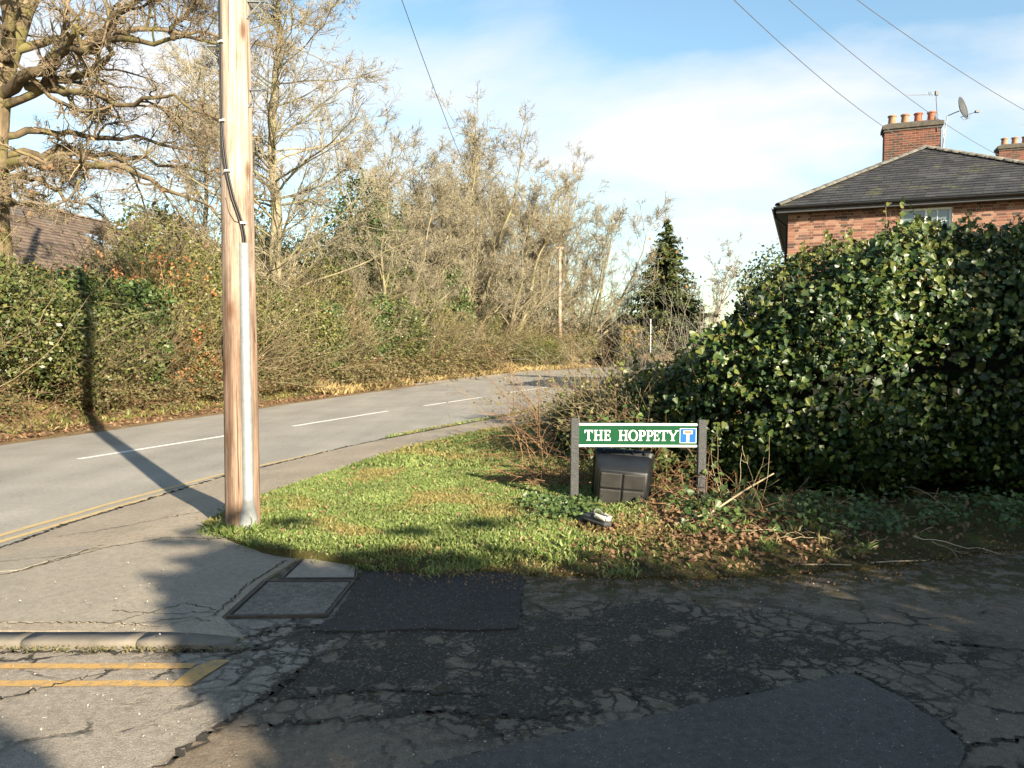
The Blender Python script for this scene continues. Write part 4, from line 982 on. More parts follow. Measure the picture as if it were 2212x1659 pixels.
# ------------------------------------------------------------------ trees
def put_mesh(name, parts, m, parent, smooth=True, kind=None, local=True):
    V, F = cat_geo(parts)
    if local and parent is not None: V = V - np.array(parent.location)
    return mobj(name, np_mesh(name, V, F, smooth), MAT[m], parent, kind)
OAK = dict(
 trunk=([(-11.1, 16, .6), (-11.02, 16, 1.12), (-10.92, 16, 3.04), (-10.89, 16, 4.48), (-10.76, 16, 5.61), (-10.66, 16, 6.65), (-10.42, 16, 7.59), (-10.15, 16.2, 8.41), (-9.91, 16.5, 9.49), (-9.87, 17, 11.3), (-9.6, 17.3, 13.5)], .52, .08),
 a=([(-10.64, 16, 6.7), (-9.71, 15.6, 7.03), (-9.06, 15.3, 7.19), (-8.43, 15, 7.3), (-7.6, 14.7, 7.37), (-6.89, 14.4, 7.22), (-6.21, 14.2, 7.2), (-5.2, 14, 7.2), (-4.4, 13.8, 7.3)], .17, .010),
 b=([(-9.94, 15.8, 6.91), (-9.09, 15.8, 7.05), (-8.37, 15.8, 7.26), (-8.19, 15.9, 7.55), (-8.27, 16, 7.91), (-8.55, 16.2, 8.7), (-8.57, 16.4, 9.64)], .13, .03),
 c=([(-10.65, 16, 6.51), (-9.47, 15.8, 6.82), (-8.87, 15.5, 6.67), (-7.76, 15.2, 6.4), (-7.12, 15, 6.4), (-6.53, 14.8, 6.46), (-5.97, 14.6, 6.08), (-5.17, 14.3, 5.71)], .12, .02),
 d=([(-10.72, 16, 5.9), (-10.18, 16.3, 6.12), (-9.68, 16.6, 6.16), (-9.0, 17, 6.17), (-8.43, 17.3, 6.35), (-7.51, 17.8, 6.17), (-6.42, 18.3, 6.03)], .11, .02),
 e=([(-10.79, 16, 5.28), (-9.67, 15.6, 5.44), (-8.7, 15.2, 5.19), (-7.67, 14.8, 5.05), (-6.69, 14.4, 4.74), (-5.97, 14.1, 4.39), (-5.22, 13.9, 4.03)], .17, .025),
 f=([(-10.73, 16, 5.57), (-10.26, 16.4, 5.71), (-9.6, 16.8, 5.89), (-8.91, 17, 5.87), (-8.09, 17.2, 5.76), (-7.15, 17.4, 5.55), (-6.18, 17.6, 5.34)], .12, .02),
 g=([(-10.79, 16, 5.09), (-9.77, 15.6, 5.01), (-9.13, 15.3, 4.81), (-8.6, 15, 4.48), (-8.09, 14.8, 4.24), (-7.69, 14.7, 4.09), (-7.59, 14.7, 3.85)], .10, .015),
 h=([(-10.53, 16, 7.12), (-10.17, 15.7, 7.75), (-10.05, 15.5, 8.48), (-9.91, 15.3, 9.71), (-9.7, 15, 11.5)], .20, .04),
 i=([(-9.06, 15.3, 7.19), (-8.48, 15.1, 7.49), (-8.37, 15, 7.87), (-8.53, 14.9, 8.17), (-8.53, 14.8, 9.02), (-8.4, 14.6, 10)], .09, .02),
 j=([(-6.21, 14.2, 7.2), (-6.1, 14.2, 7.47), (-5.84, 14.2, 7.72), (-5.64, 14.1, 8.35)], .07, .02),
 k=([(-10.8, 16, 4.76), (-10.01, 15.5, 4.48), (-9.54, 15.2, 4.47), (-9.05, 15, 4.61), (-8.94, 14.9, 4.72)], .08, .02),
 l=([(-8.1, 15, 7.3), (-7.2, 14.4, 7.9), (-6.3, 13.9, 8.3), (-5.2, 13.5, 9.0), (-4.4, 13.2, 9.4)], .10, .02),
 m=([(-10.4, 16, 7.6), (-9.6, 16.6, 8.2), (-8.2, 17.2, 8.6), (-7.0, 17.8, 8.8), (-5.6, 18.3, 8.6)], .13, .02),
)
def oak():
    e = empty('oak_tree', (-11.1, 16, .5), 0, 'big bare oak with spreading crooked limbs at the left edge', 'tree')
    K = 22; Ps = []; Rs = []
    for key, (pts, r0, r1) in OAK.items():
        if key != 'trunk': r0 *= .82; r1 *= .6
        P = resample(pts, K); j = rng.normal(size=(K, 3)) * (.062 if key != 'trunk' else .03); j[0] = 0
        j = (j + np.roll(j, 1, 0)) / 1.6; P = P + j
        Rr = r0 + (r1 - r0) * np.linspace(0, 1, K) ** .8; Rr *= 1 + rng.normal(size=K) * .06
        if key == 'trunk': Rr[:3] *= [1.35, 1.15, 1.05]
        v, f = tubes(P[None], Rr[None], 12 if key == 'trunk' else 9)
        put_mesh('trunk' if key == 'trunk' else 'limb', [(v, f)], 'oak_bark', e)
        Ps.append(P); Rs.append(Rr)
    P1 = np.array(Ps); R1 = np.array(Rs); R1 = np.minimum(R1, .13)
    P2, R2 = spawn(P1, R1, np.array([8] + [17] * (len(P1) - 1)), .15, 1.0, 55, 18, .27, 8, .03, .26, .5, .3, .35, .5, .010)
    P3, R3 = spawn(P2, R2, 6, .2, 1, 50, 18, .42, 6, .02, .28, .55, .35, .4, .25, .006)
    P4, R4 = spawn(np.concatenate([P3, P2[:, -6:]]), np.concatenate([R3, R2[:, -6:]]), 7.5, .1, 1, 48, 18, .45, 3, .03, .25, .6, .5, .3, .14, .0042)
    P5, R5 = spawn(P4, R4, 1.1, .2, 1, 45, 15, .6, 2, .03, .2, .7, .6, .3, .08, .0035)
    put_mesh('crown', [tubes(P2, R2, 5), tubes(P3, R3, 4)], 'oak_bark', e)
    put_mesh('twigs', [tubes(P4, R4, 3), tubes(P5, R5, 3)], 'oak_twig', e, kind='stuff')
    sel = P4[(P4[:, -1, 2] < 6.3) & (rng.random(len(P4)) < .05)][:, -1]
    V, F = leaves(sel, rng.normal(size=sel.shape), .09, 'oak', 1.0); mobj('withered_leaves', np_mesh('withered', V - np.array(e.location), F), MAT['brown_leaf'], e, 'stuff')
oak()
def tree_parts(H, r0, spread, n1, stems, habit, twig, bark, n, t0, tw, fan=.3, wood=.42):
    """meshes of a bare tree standing at the origin"""
    K = 14; Ps = []; Rs = []; out = []
    for s_ in range(stems):
        a = 6.28 * (s_ + rng.uniform(-.3, .3)) / stems if stems > 1 else 0; sp = fan * H * rng.uniform(.35, 1.0) if stems > 1 else 0
        hh = H * (1 if s_ == 0 else (1 - .38 * (sp / (fan * H)) ** 2) * rng.uniform(.88, 1.0)); end = np.array([math.cos(a) * sp, math.sin(a) * sp, hh])
        mid = end * np.array([.5, .5, .38])
        P = resample([(math.cos(a) * .02 * H * (stems > 1), math.sin(a) * .02 * H * (stems > 1), -.4), end * np.array([.08, .08, .06]), mid, end], K); j = rng.normal(size=(K, 3)) * .011 * H; j[:3] = 0; P = P + (j + np.roll(j, 1, 0)) / 2
        Rr = r0 * (1 if s_ == 0 else rng.uniform(.5, .85)) * (1 - .95 * np.linspace(0, 1, K) ** .9); Rr[0] *= 1.3; Ps.append(P); Rs.append(Rr)
        v, f = tubes(P[None], Rr[None], 10); out.append(('trunk', np_mesh('trunk', v, f, True), bark))
    P0 = np.array(Ps); R0 = np.array(Rs); ang, up = (62, .05) if habit == 'broad' else (36, .10)
    P1, R1 = spawn(P0, np.minimum(R0, r0 * .6), np.full(len(P0), n1), t0, .98, ang, 13, spread, 9, up, .12, wood, .15, .62, .5, .011)
    P2, R2 = spawn(P1, R1, n[0], .12, 1, 42, 14, .36, 6, up * .8, .15, .5, .3, .45, .4, .009)
    P3, R3 = spawn(np.concatenate([P2, P1[:, 3:]]), np.concatenate([R2, R1[:, 3:]]), n[1], .1, 1, 42, 15, .36, 3, up * .7, .17, .6, .4, .4, .25, tw)
    P4, R4 = spawn(P3, R3, n[2], .1, 1, 40, 15, .50, 2, up * .6, .1, .75, .55, .3, .16, tw * .8)
    v, f = cat_geo([tubes(P1, R1, 5), tubes(P2, R2, 4)]); out.append(('limbs', np_mesh('limbs', v, f, True), bark))
    v, f = cat_geo([tubes(P3, R3, 3), tubes(P4, R4, 3)]); out.append(('crown', np_mesh('crown', v, f, True), twig))
    for nm, me, m in out: me.materials.append(MAT[m])
    return out, P4[:, -1]
def place_tree(name, label, base, parts, rz=0, sc=(1, 1, 1), group=None):
    e = empty(name, base, rz, label, 'tree', group); e.scale = sc
    for nm, me, m in parts:
        o = bpy.data.objects.new(nm, me); link(o, e)
        if nm != 'trunk': o['kind'] = 'stuff'
    return e
TALL, tips = tree_parts(15.5, .25, .36, 90, 1, 'broad', 'pale_twig', 'ash_bark', (9, 7.5, 3.3), .12, .0075, wood=.30)
e = place_tree('bare_tree', 'tall bare tree with straight tan trunk just right of the wooden pole', (-8.5, 28.0, 1.1), TALL, 0, (1.15, 1.15, 1.1))
q = tips[(rng.random(len(tips)) < .012) & (tips[:, 2] < 9)]; V, F = leaves(q, rng.normal(size=q.shape), .10, 'oak', 1.0); mobj('withered_leaves', np_mesh('withered', V, F), MAT['brown_leaf'], e, 'stuff')
DA, _ = tree_parts(10.5, .14, .36, 20, 9, 'up', 'pale_twig', 'ash_bark', (7, 5.2, 2.8), .10, .007, .38)
DB, _ = tree_parts(10.5, .14, .40, 20, 9, 'up', 'pale_twig', 'ash_bark', (7, 5.2, 2.8), .07, .007, .48)
DC, _ = tree_parts(10.5, .14, .34, 34, 1, 'broad', 'pale_twig', 'ash_bark', (6, 5, 3.2), .10, .0085)
TG = 'bare trees in the domed group beyond the road'
for lab, base, pr_, rz, sc in (
    ('bare many-stemmed tree at the left of the domed group beyond the road', (-3.0, 46.0, 1.0), DA, .4, (1.4, 1.4, 1.32)),
    ('bare upright tree in the middle of the domed group, with the tallest twigs', (-.4, 52, 1.0), DA, 2.2, (1.55, 1.55, 1.42)),
    ('bare bushy tree beside the far pole in the domed group', (2.0, 58.5, 1.0), DB, .0, (1.45, 1.45, 1.36)),
    ('bare tree with low sweeping branches at the right end of the domed group', (5.6, 62, 1.0), DB, 1.9, (1.6, 1.6, 1.32)),
    ('bare tree filling the gap between the tall tree and the domed group', (-6.6, 41, 1.0), DA, 4.1, (1.3, 1.3, 1.2)),
    ('bare shrubby tree standing behind the domed group', (-3.6, 56, 1.0), DB, 3.3, (1.6, 1.6, 1.3)),
    ('bare tall tree behind the gap, left rear of the domed group', (-5.2, 50, 1.0), DA, 5.6, (1.5, 1.5, 1.42)),
    ('bare thin tree behind the left side of the wooden pole', (-12.4, 31, 1.2), DC, 1.0, (1, 1, 1.1)),
    ('bare low tree leaning over the bank, right of the tall tree', (-6.2, 35, .8), DB, 5.0, (.85, .85, .72))): place_tree('bare_tree', lab, base, pr_, rz, sc, TG if 'domed' in lab else None)
BI, _ = tree_parts(15, .17, .26, 40, 1, 'broad', 'pale_twig', 'pale_twig', (6, 5, 2.5), .28, .009)
place_tree('slender_tree', 'slender pale birch-like tree seen left of the wooden pole', (-15.1, 38, 1.2), BI)
place_tree('distant_bare_tree', 'pale grey bare tree between the spruce and the cedar', (19.1, 75, 1.0), tree_parts(10.2, .25, .45, 15, 5, 'up', 'grey_twig', 'grey_twig', (5, 5, 3), .1, .018, .42)[0])
place_tree('distant_bare_tree', 'low bare tree at the left foot of the spruce', (9.3, 66, 1.5), DB, .7, (.62, .62, .5))

def spruce(name, label, base, H, Rb, mats=('conifer_leaf', 'cypress_leaf'), rows=26, droop=.25, per=11, size=.30):
    e = empty(name, base, 0, label, 'tree')
    put_mesh('trunk', [tubes(np.array([resample([base, (base[0], base[1], base[2] + H)], 8)]), np.linspace(Rb * .09, .02, 8)[None], 8)], 'oak_bark', e)
    C = []; Nn = []; Ps = []
    for i in range(rows):
        t = i / (rows - 1); z = base[2] + H * (.06 + .93 * t); rad = Rb * (1 - t) ** .85 * rng.uniform(.8, 1.12) + .08
        for k in range(max(4, int(per * (1 - t * .6)))):
            a = rng.uniform(0, 6.28); L = rad * rng.uniform(.6, 1.1); n = max(3, int(L / .16)); s_ = np.linspace(.1, 1, n)
            x = base[0] + math.cos(a) * L * s_; y = base[1] + math.sin(a) * L * s_; zz = z - droop * L * s_ + .30 * droop * L * s_ ** 3
            pts = np.stack([x, y, zz], 1); Ps.append(resample(pts, 4))
            for rep in range(4): C.append(pts + rng.normal(size=pts.shape) * (.10, .10, .07)); Nn.append(np.tile([math.cos(a) * .4, math.sin(a) * .4, .9], (n, 1)))
    C = np.concatenate(C); Nn = np.concatenate(Nn); pick = rng.random(len(C)) < .68
    put_mesh('branches', [tubes(np.array(Ps), np.tile(np.linspace(.03, .008, 4), (len(Ps), 1)), 3)], 'oak_bark', e, kind='stuff')
    for m, sel in ((mats[0], pick), (mats[1], ~pick)):
        V, F = leaves(C[sel], Nn[sel], size, 'diamond', .6, .4, .5, .8); mobj('crown', np_mesh('crown', V - np.array(base), F), MAT[m], e, 'stuff')
    return e
sp = spruce('spruce_tree', 'dark conical spruce standing alone against the sky', (12.5, 62, 1.2), 10.6, 4.8, rows=34, per=22)
q = np.array([(12.5, 62, 6.5)]) + rng.normal(size=(90, 3)) * (.9, .9, 2.4); V, F = leaves(q, np.tile([0, -1, 0], (90, 1)), .3, 'diamond', .5, .3, 3); mobj('cones', np_mesh('cones', V - np.array((12.5, 62, 1.2)), F), MAT['ivy_head'], sp, 'stuff')
def leafy(name, label, c, rad, n, size, m, cat='tree', trunk=True, seed=1, shape='diamond', inner=.6, m2=None, zmin=-.9, amp=.18):
    base = (c[0], c[1], max(0, c[2] - rad[2] - .3)); e = empty(name, base, 0, label, cat)
    P, Nn = blob(n, c, rad, seed, inner, amp, 1.4, zmin)
    if m2:
        s_ = rng.random(len(P)) < .35; V, F = leaves(P[s_], Nn[s_], size, shape, .8); mobj('crown', np_mesh('crown', V - np.array(base), F), MAT[m2], e, 'stuff'); P, Nn = P[~s_], Nn[~s_]
    V, F = leaves(P, Nn, size, shape, .8); mobj('crown', np_mesh('crown', V - np.array(base), F), MAT[m], e, 'stuff')
    if trunk: put_mesh('trunk', [tubes(np.array([resample([base, (c[0], c[1], c[2] + rad[2] * .5)], 6)]), np.linspace(.16, .04, 6)[None], 7)], 'oak_bark', e)
    return e
leafy('cedar_tree', 'bushy dark cedar peeping over the left shoulder of the ivy', (18.4, 55, 5.6), (2.9, 2.2, 3.2), 2600, .26, 'conifer_leaf', m2='cypress_leaf', seed=23, inner=.15, amp=.4)
leafy('yew_tree', 'dark yew behind the tall bare tree, right of its trunk', (-7.2, 37, 6.3), (2.3, 1.8, 3.7), 7000, .17, 'conifer_leaf', m2='cypress_leaf', seed=13, inner=.3, amp=.3)
leafy('yew_tree', 'dark yew showing between the wooden pole and the tall trunk', (-11.6, 34.5, 4.9), (1.7, 1.5, 3.2), 4500, .17, 'conifer_leaf', m2='cypress_leaf', seed=15, inner=.3, amp=.3)
leafy('evergreen_tree', 'rounded olive-green tree behind the bungalow ridge', (-20.5, 44, 6.6), (2.6, 2.4, 3.2), 5200, .26, 'olive_leaf', m2='cypress_leaf', seed=3)
leafy('evergreen_tree', 'olive-green tree to the right of the bungalow gable', (-18.2, 43.5, 5.0), (2.0, 2.0, 3.6), 4600, .26, 'olive_leaf', m2='cypress_leaf', seed=5)
leafy('evergreen_tree', 'small dark evergreen at the left end of the bungalow ridge', (-24.6, 41, 7.0), (1.2, 1.2, 2.2), 1500, .24, 'conifer_leaf', seed=8)

# ------------------------------------------------------------------ shrubs on the far bank: a few kinds, copied
def shrub_proto(name, kind, seed):
    """unit shrub about 3 m wide, 3 m tall at the origin: returns list of (part name, mesh, kind)"""
    global rng
    keep = rng; rng = np.random.default_rng(seed); out = []
    def arcs(n, L, spread, r, m, up=-.03, tips=4, K=8, base=.5):
        a = rng.uniform(0, 6.28, n); b0 = np.stack([np.cos(a) * rng.uniform(0, base, n), np.sin(a) * rng.uniform(0, base, n), np.zeros(n)], 1)
        an = np.radians(np.abs(rng.normal(spread, 18, n))); d = np.stack([np.cos(a) * np.sin(an), np.sin(a) * np.sin(an), np.cos(an)], 1)
        P = np.zeros((n, K, 3)); P[:, 0] = b0; ln = L * rng.uniform(.55, 1.1, n)
        for k in range(1, K):
            d = unit(d + rng.normal(size=(n, 3)) * .14 + np.array([0, 0, up])); P[:, k] = P[:, k - 1] + d * (ln / (K - 1))[:, None]
        P[..., 2] = np.maximum(P[..., 2], .02)
        Rr = r * rng.uniform(.6, 1.2, n)[:, None] * np.linspace(1, .3, K)[None]
        P2, R2 = spawn(P, Rr, tips, .2, 1, 48, 18, .26, 5, .02, .22, .6, .4, .3, .25, .0045)
        P3, R3 = spawn(P2, R2, 1.8, .2, 1, 40, 15, .5, 3, .0, .2, .7, .5, .3, .12, .004)
        V, F = cat_geo([tubes(P, Rr, 4), tubes(P2, R2, 3), tubes(P3, R3, 3)])
        me = np_mesh('stems', V, F, True); me.materials.append(MAT[m]); out.append(('stems', me)); return np.concatenate([P2[:, -1], P3[:, -1], P3[:, 1]])
    def lv(P, Nn, size, m, shape='diamond', spread=.8):
        V, F = leaves(P, Nn, size, shape, spread); me = np_mesh('foliage', V, F); me.materials.append(MAT[m]); out.append(('foliage', me))
    if kind == 'holly':
        arcs(34, 3.1, 28, .012, 'tan_twig', tips=3)
        P, Nn = blob(9500, (0, 0, 1.5), (1.45, 1.45, 1.65), seed, .55, .22, 1.6, -.95); s_ = rng.random(len(P)) < .25
        lv(P[~s_], Nn[~s_], .085, 'holly_leaf'); lv(P[s_], Nn[s_], .08, 'olive_leaf')
    elif kind == 'twiggy':
        tips = arcs(120, 2.9, 24, .012, 'tan_twig', tips=9); s_ = tips[rng.random(len(tips)) < .30]; lv(s_, rng.normal(size=s_.shape), .06, 'olive_leaf')
        P, Nn = blob(3200, (0, 0, 1.1), (1.2, 1.2, 1.25), seed, .3, .2, 1.6, -.95); lv(P[::2], Nn[::2], .09, 'bramble_leaf'); lv(P[1::2], Nn[1::2], .09, 'holly_leaf')
    elif kind == 'olive':
        tips = arcs(95, 3.2, 30, .013, 'tan_twig', tips=4)
        P, Nn = blob(7000, (0, 0, 1.45), (1.4, 1.4, 1.55), seed, .45, .25, 1.7, -.95); lv(P, Nn, .08, 'olive_leaf')
        P, Nn = blob(3600, (0, 0, 1.2), (1.2, 1.2, 1.3), seed, .4, .2, 1.7, -.95); lv(P, Nn, .10, 'holly_leaf')
    elif kind == 'beech':
        tips = arcs(90, 3.2, 26, .012, 'brown_stem', tips=6); s_ = tips[rng.random(len(tips)) < .55]; lv(np.repeat(s_, 2, 0) + rng.normal(size=(len(s_) * 2, 3)) * .03, rng.normal(size=(len(s_) * 2, 3)), .08, 'orange_leaf')
        P, Nn = blob(2500, (0, 0, 1.0), (1.2, 1.2, 1.0), seed, .4, .2, 1.6, -.95); lv(P, Nn, .09, 'olive_leaf')
    elif kind == 'bramble':
        tips = arcs(110, 2.3, 52, .008, 'brown_stem', up=-.10, tips=4); s_ = tips[rng.random(len(tips)) < .8]; lv(s_, np.tile([0, -.3, .8], (len(s_), 1)), .085, 'bramble_leaf', 'ivy')
        P, Nn = blob(2600, (0, 0, .25), (1.5, 1.5, .8), seed, .4, .3, 2.2, -.3); lv(P, Nn, .085, 'bramble_leaf', 'ivy')
    elif kind == 'ivyclad':
        arcs(40, 3.2, 22, .016, 'brown_stem', tips=3)
        P, Nn = blob(8500, (0, 0, 1.5), (1.3, 1.3, 1.7), seed, .6, .28, 2.0, -.95); lv(P, Nn, .095, 'ground_ivy', 'ivy'); P, Nn = blob(3500, (0, 0, 1.4), (1.1, 1.1, 1.5), seed, .5, .2, 2.0, -.95); lv(P, Nn, .10, 'holly_leaf', 'ivy')
    rng = keep; return out
PROTO = {}
for kind in ('holly', 'twiggy', 'olive', 'beech', 'bramble', 'ivyclad'): PROTO[kind] = [shrub_proto(kind, kind, 100 + i * 17 + hash(kind) % 1 + len(kind)) for i in range(2 if kind in ('twiggy', 'holly') else 1)]
DESC = {'holly': ('holly_bush', 'glossy dark green bush', 'bush'), 'twiggy': ('twiggy_shrub', 'bare tan twiggy shrub', 'shrub'), 'olive': ('hedge_shrub', 'olive-green half-bare hedge shrub', 'shrub'), 'beech': ('beech_shrub', 'shrub holding orange-brown dead leaves', 'shrub'),
        'bramble': ('bramble', 'low tangled brown bramble', 'bramble'), 'ivyclad': ('ivy_clump', 'bright green ivy-smothered bush', 'bush')}
SHR = []
def shrub(kind, y, off, sx, sz, rz=None):
    p = bank_pt(y, off); SHR.append((kind, p, sx, sz, rng.uniform(0, 6.28) if rz is None else rz))
# front row follows the foot of the bank, rows behind stand higher
for (k, y, off, sx, sz) in [
    ('holly', 11.0, 2.6, 1.15, 1.2), ('ivyclad', 12.3, 2.2, .9, .95), ('holly', 13.0, 2.3, 1.1, 1.08), ('holly', 12.0, 3.6, 1.2, 1.1), ('holly', 15.0, 2.3, 1.1, .95), ('holly', 16.6, 2.3, 1.1, .86), ('ivyclad', 15.8, 2.9, 1.0, .8), ('holly', 14.2, 3.8, 1.2, .85), ('beech', 19.6, 3.2, .95, 1.08), ('beech', 19.2, 1.9, .7, .62),
    ('ivyclad', 18.0, 2.5, 1.0, .85), ('holly', 19.0, 2.9, .95, .85), ('twiggy', 16.2, 2.0, .9, .72), ('twiggy', 17.8, 2.3, 1.0, .85), ('twiggy', 14.8, 3.2, 1.1, .95), ('olive', 20.2, 2.5, 1.1, 1.0), ('olive', 21.5, 2.2, 1.1, 1.0), ('olive', 22.5, 3.2, 1.2, 1.2), ('twiggy', 23.6, 2.2, 1.2, 1.1), ('holly', 25, 2.8, 1.0, 1.0), ('olive', 26, 2.2, 1.2, 1.05), ('ivyclad', 28, 2.3, .85, .9),
    ('twiggy', 27.5, 3.6, 1.3, 1.35), ('twiggy', 30, 2.3, 1.3, 1.15), ('ivyclad', 32.2, 2.6, 1.0, 1.0), ('olive', 31, 4.0, 1.3, 1.4), ('holly', 34, 2.4, 1.4, 1.1), ('twiggy', 36.5, 2.4, 1.4, 1.15), ('olive', 38.5, 2.8, 1.4, 1.25), ('ivyclad', 44, 3.4, 1.2, 1.7), ('twiggy', 41.5, 2.6, 1.5, 1.15), ('holly', 47, 3.6, 1.5, 1.35), ('twiggy', 46, 2.6, 1.4, 1.0), ('twiggy', 50, 2.9, 1.6, 1.0), ('olive', 53, 3.4, 1.6, .95), ('twiggy', 57, 3.2, 1.7, .9), ('olive', 60, 2.2, 1.8, 1.0), ('twiggy', 63.5, 2.5, 1.8, 1.1), ('holly', 66.5, 3, 1.8, 1.1), ('twiggy', 58, 2.0, 1.5, .9), ('olive', 54, 1.3, 1.2, .75), ('twiggy', 55.5, 1.6, 1.4, .9), ('holly', 51.5, 1.6, 1.2, .7),
    ('olive', 19.5, 5.0, 1.3, .8), ('twiggy', 21.5, 5.0, 1.5, 1.15), ('olive', 23.5, 5.2, 1.5, 1.4), ('twiggy', 25.5, 5.2, 1.5, 1.45), ('olive', 28, 5.6, 1.6, 1.5), ('holly', 31.5, 5.4, 1.6, 1.6), ('twiggy', 34.5, 5.2, 1.7, 1.6), ('olive', 37, 5.2, 1.7, 1.6), ('holly', 40, 5.0, 1.8, 1.5), ('twiggy', 44, 5.2, 1.9, 1.6), ('olive', 48.5, 5.2, 2, 1.5), ('twiggy', 53, 5.6, 2.1, 1.45), ('twiggy', 59, 5.6, 2.2, 1.2), ('olive', 63, 4.5, 2.2, 1.0),
    ('twiggy', 34, 9, 2.2, 1.9), ('olive', 40, 9, 2.3, 2.0), ('twiggy', 30, 9, 2, 1.8), ('twiggy', 46, 9, 2.4, 1.9), ('twiggy', 52, 9.5, 2.6, 1.9)]: shrub(k, y, off, sx, sz)
for (y, off, sx, sz) in [(11.8, 1.8, .6, .5), (13.9, 1.8, .65, .6), (15.8, 1.8, .6, .55), (17.6, 1.9, .65, .5), (19.3, 1.8, .6, .55), (21, 1.8, .65, .55), (23, 1.8, .7, .55), (25, 1.8, .75, .6), (27.2, 1.5, .9, .65), (29.8, 1.5, .95, .7), (32.4, 1.6, 1.0, .8), (35.4, 1.6, 1.05, .85), (38.5, 1.6, 1.1, .85), (43, 1.8, 1.2, .75)]: shrub('bramble', y, off, sx, sz)
SHR.sort(key=lambda s_: s_[1].x / s_[1].y); cnt = {}
tot = {}
for s_ in SHR: tot[s_[0]] = tot.get(s_[0], 0) + 1
for kind, p, sx, sz, rz in SHR:
    nm, desc, cat = DESC[kind]; cnt[kind] = cnt.get(kind, 0) + 1; i = cnt[kind]
    lab = desc + ' on the far bank, ' + ('leftmost' if i == 1 else ORD[i - 1] + ' from the left') + ' of its kind'
    e = empty(nm, p, rz, lab, cat, desc + 's along the far bank'); e.scale = (sx, sx, sz)
    for part, me in PROTO[kind][i % len(PROTO[kind])]:
        o = bpy.data.objects.new(part, me); link(o, e); o['kind'] = 'stuff'

# leaf litter and dry grass at the foot of the bank
def on_bank(n, y0, y1, o0, o1):
    i = rng.integers(0, len(BQ) - 1, n * 8); i = i[(BQ[i, 1] > y0) & (BQ[i, 1] < y1)][:n]; w = rng.random(len(i))[:, None]; off = rng.uniform(o0, o1, len(i)); p = BQ[i] * (1 - w) + BQ[i + 1] * w + BN[i] * off[:, None]
    return np.c_[p, np.interp(off, [0, .15, .6, 1.2, 2.2, 3.5, 6], [0, .03, .07, .14, .45, .95, 1.35])]
P = on_bank(11000, 9, 34, .05, 2.1); V, F = leaves(P + np.array([0, 0, .02]), np.tile([0, 0, 1.], (len(P), 1)), .07, 'oak', .5)
tag(mobj('leaf_litter', np_mesh('leaf_litter', V, F), MAT['brown_leaf'], None, 'stuff'), 'tan fallen leaves strewn along the foot of the far bank', 'leaves')
def grass_tufts(name, P, hgt, wid, m, label, per=1, lean=.35):
    M = len(P); d = unit(np.c_[rng.normal(size=(M, 2)) * lean, np.ones(M)]); s_ = unit(np.cross(d, rng.normal(size=(M, 3)))); h = hgt * rng.uniform(.5, 1.3, M)[:, None]; w = wid * rng.uniform(.7, 1.3, M)[:, None]
    b = unit(np.c_[rng.normal(size=(M, 2)), np.zeros(M)]) * h * .35
    V = np.stack([P - s_ * w, P + s_ * w, P + d * h * .6 + s_ * w * .8, P + d * h * .95 + b], 1).reshape(-1, 3)
    i = np.arange(M)[:, None] * 4; me = np_mesh(name, V, [np.c_[i, i + 1, i + 2], np.c_[i, i + 2, i + 3]])
    return tag(mobj(name, me, MAT[m], None, 'stuff'), label, 'grass')
grass_tufts('dry_grass', on_bank(12000, 24, 60, .1, 2.0), .30, .012, 'dry_grass', 'straw-coloured dry grass at the foot of the far bank', lean=.6)
grass_tufts('dry_grass', on_bank(3500, 9, 24, .4, 2.0), .14, .006, 'olive_leaf', 'sparse green grass among the leaves below the left hedge', lean=.6)

# ------------------------------------------------------------------ far pole, hedge, house and post at the bend
def far_pole():
    e = empty('utility_pole', (3.55, 57.0, 1.2), 0, 'distant wooden pole rising out of the bare trees at the bend', 'pole')
    MB().lathe([(.15, 0), (.145, 1), (.11, 8.2), (.0, 8.24)], 12).build('shaft', MAT['pole_wood'], e, True)
    MB().box(-.3, .3, -.05, .05, 7.7, 7.8).build('crossarm', MAT['pole_wood'], e)
far_pole()
def clipped_hedge(name, label, x0, x1, y, z0, z1, d, m, n):
    e = empty(name, ((x0 + x1) / 2, y, z0), 0, label, 'hedge'); c = np.array([(x0 + x1) / 2, y, (z0 + z1) / 2]); h = np.array([(x1 - x0) / 2, d / 2, (z1 - z0) / 2])
    P = rng.uniform(-1, 1, (n, 3)); k = np.argmax(np.abs(P) * np.array([1, 1.2, 1.2]), 1); s_ = rng.random(n) < .75; P[np.arange(n)[s_], k[s_]] = np.sign(P[np.arange(n)[s_], k[s_]]) * rng.uniform(.9, 1, s_.sum())
    V, F = leaves(P * h + c, P, .22, 'diamond', .8); mobj('foliage', np_mesh('foliage', V - np.array(e.location), F), MAT[m], e, 'stuff')
    MB().box(-h[0] * .85, h[0] * .85, -h[1] * .7, h[1] * .7, 0, (z1 - z0) * .85).build('inner_hull', MAT['brown_stem'], e)
clipped_hedge('clipped_hedge', 'low yellow-green clipped hedge at the bend of the road', 8.6, 12.6, 60.5, 1.2, 3.25, 1.6, 'yellow_leaf', 3000)
def cream_house():
    e = empty('cream_house', (14.2, 88, 1.5), 0, 'far white-walled house just visible through twigs at the bend', 'house')
    MB().box(-1.4, 1.2, 0, 5, 0, 2.9).build('wall', MAT['white_render'], e)
    MB().add([(-1.6, -.3, 2.8), (1.4, -.3, 2.8), (1.4, 5.3, 2.8), (-1.6, 5.3, 2.8), (-1.6, 2.5, 3.9), (1.4, 2.5, 3.9)], [(0, 1, 5, 4), (2, 3, 4, 5), (1, 2, 5), (3, 0, 4)]).build('roof', MAT['brown_tile'], e)
    for x in (-1.0, .2): MB().box(x, x + .7, -.05, .0, .9, 2.0).build('window', MAT['window_glass'], e)
cream_house()
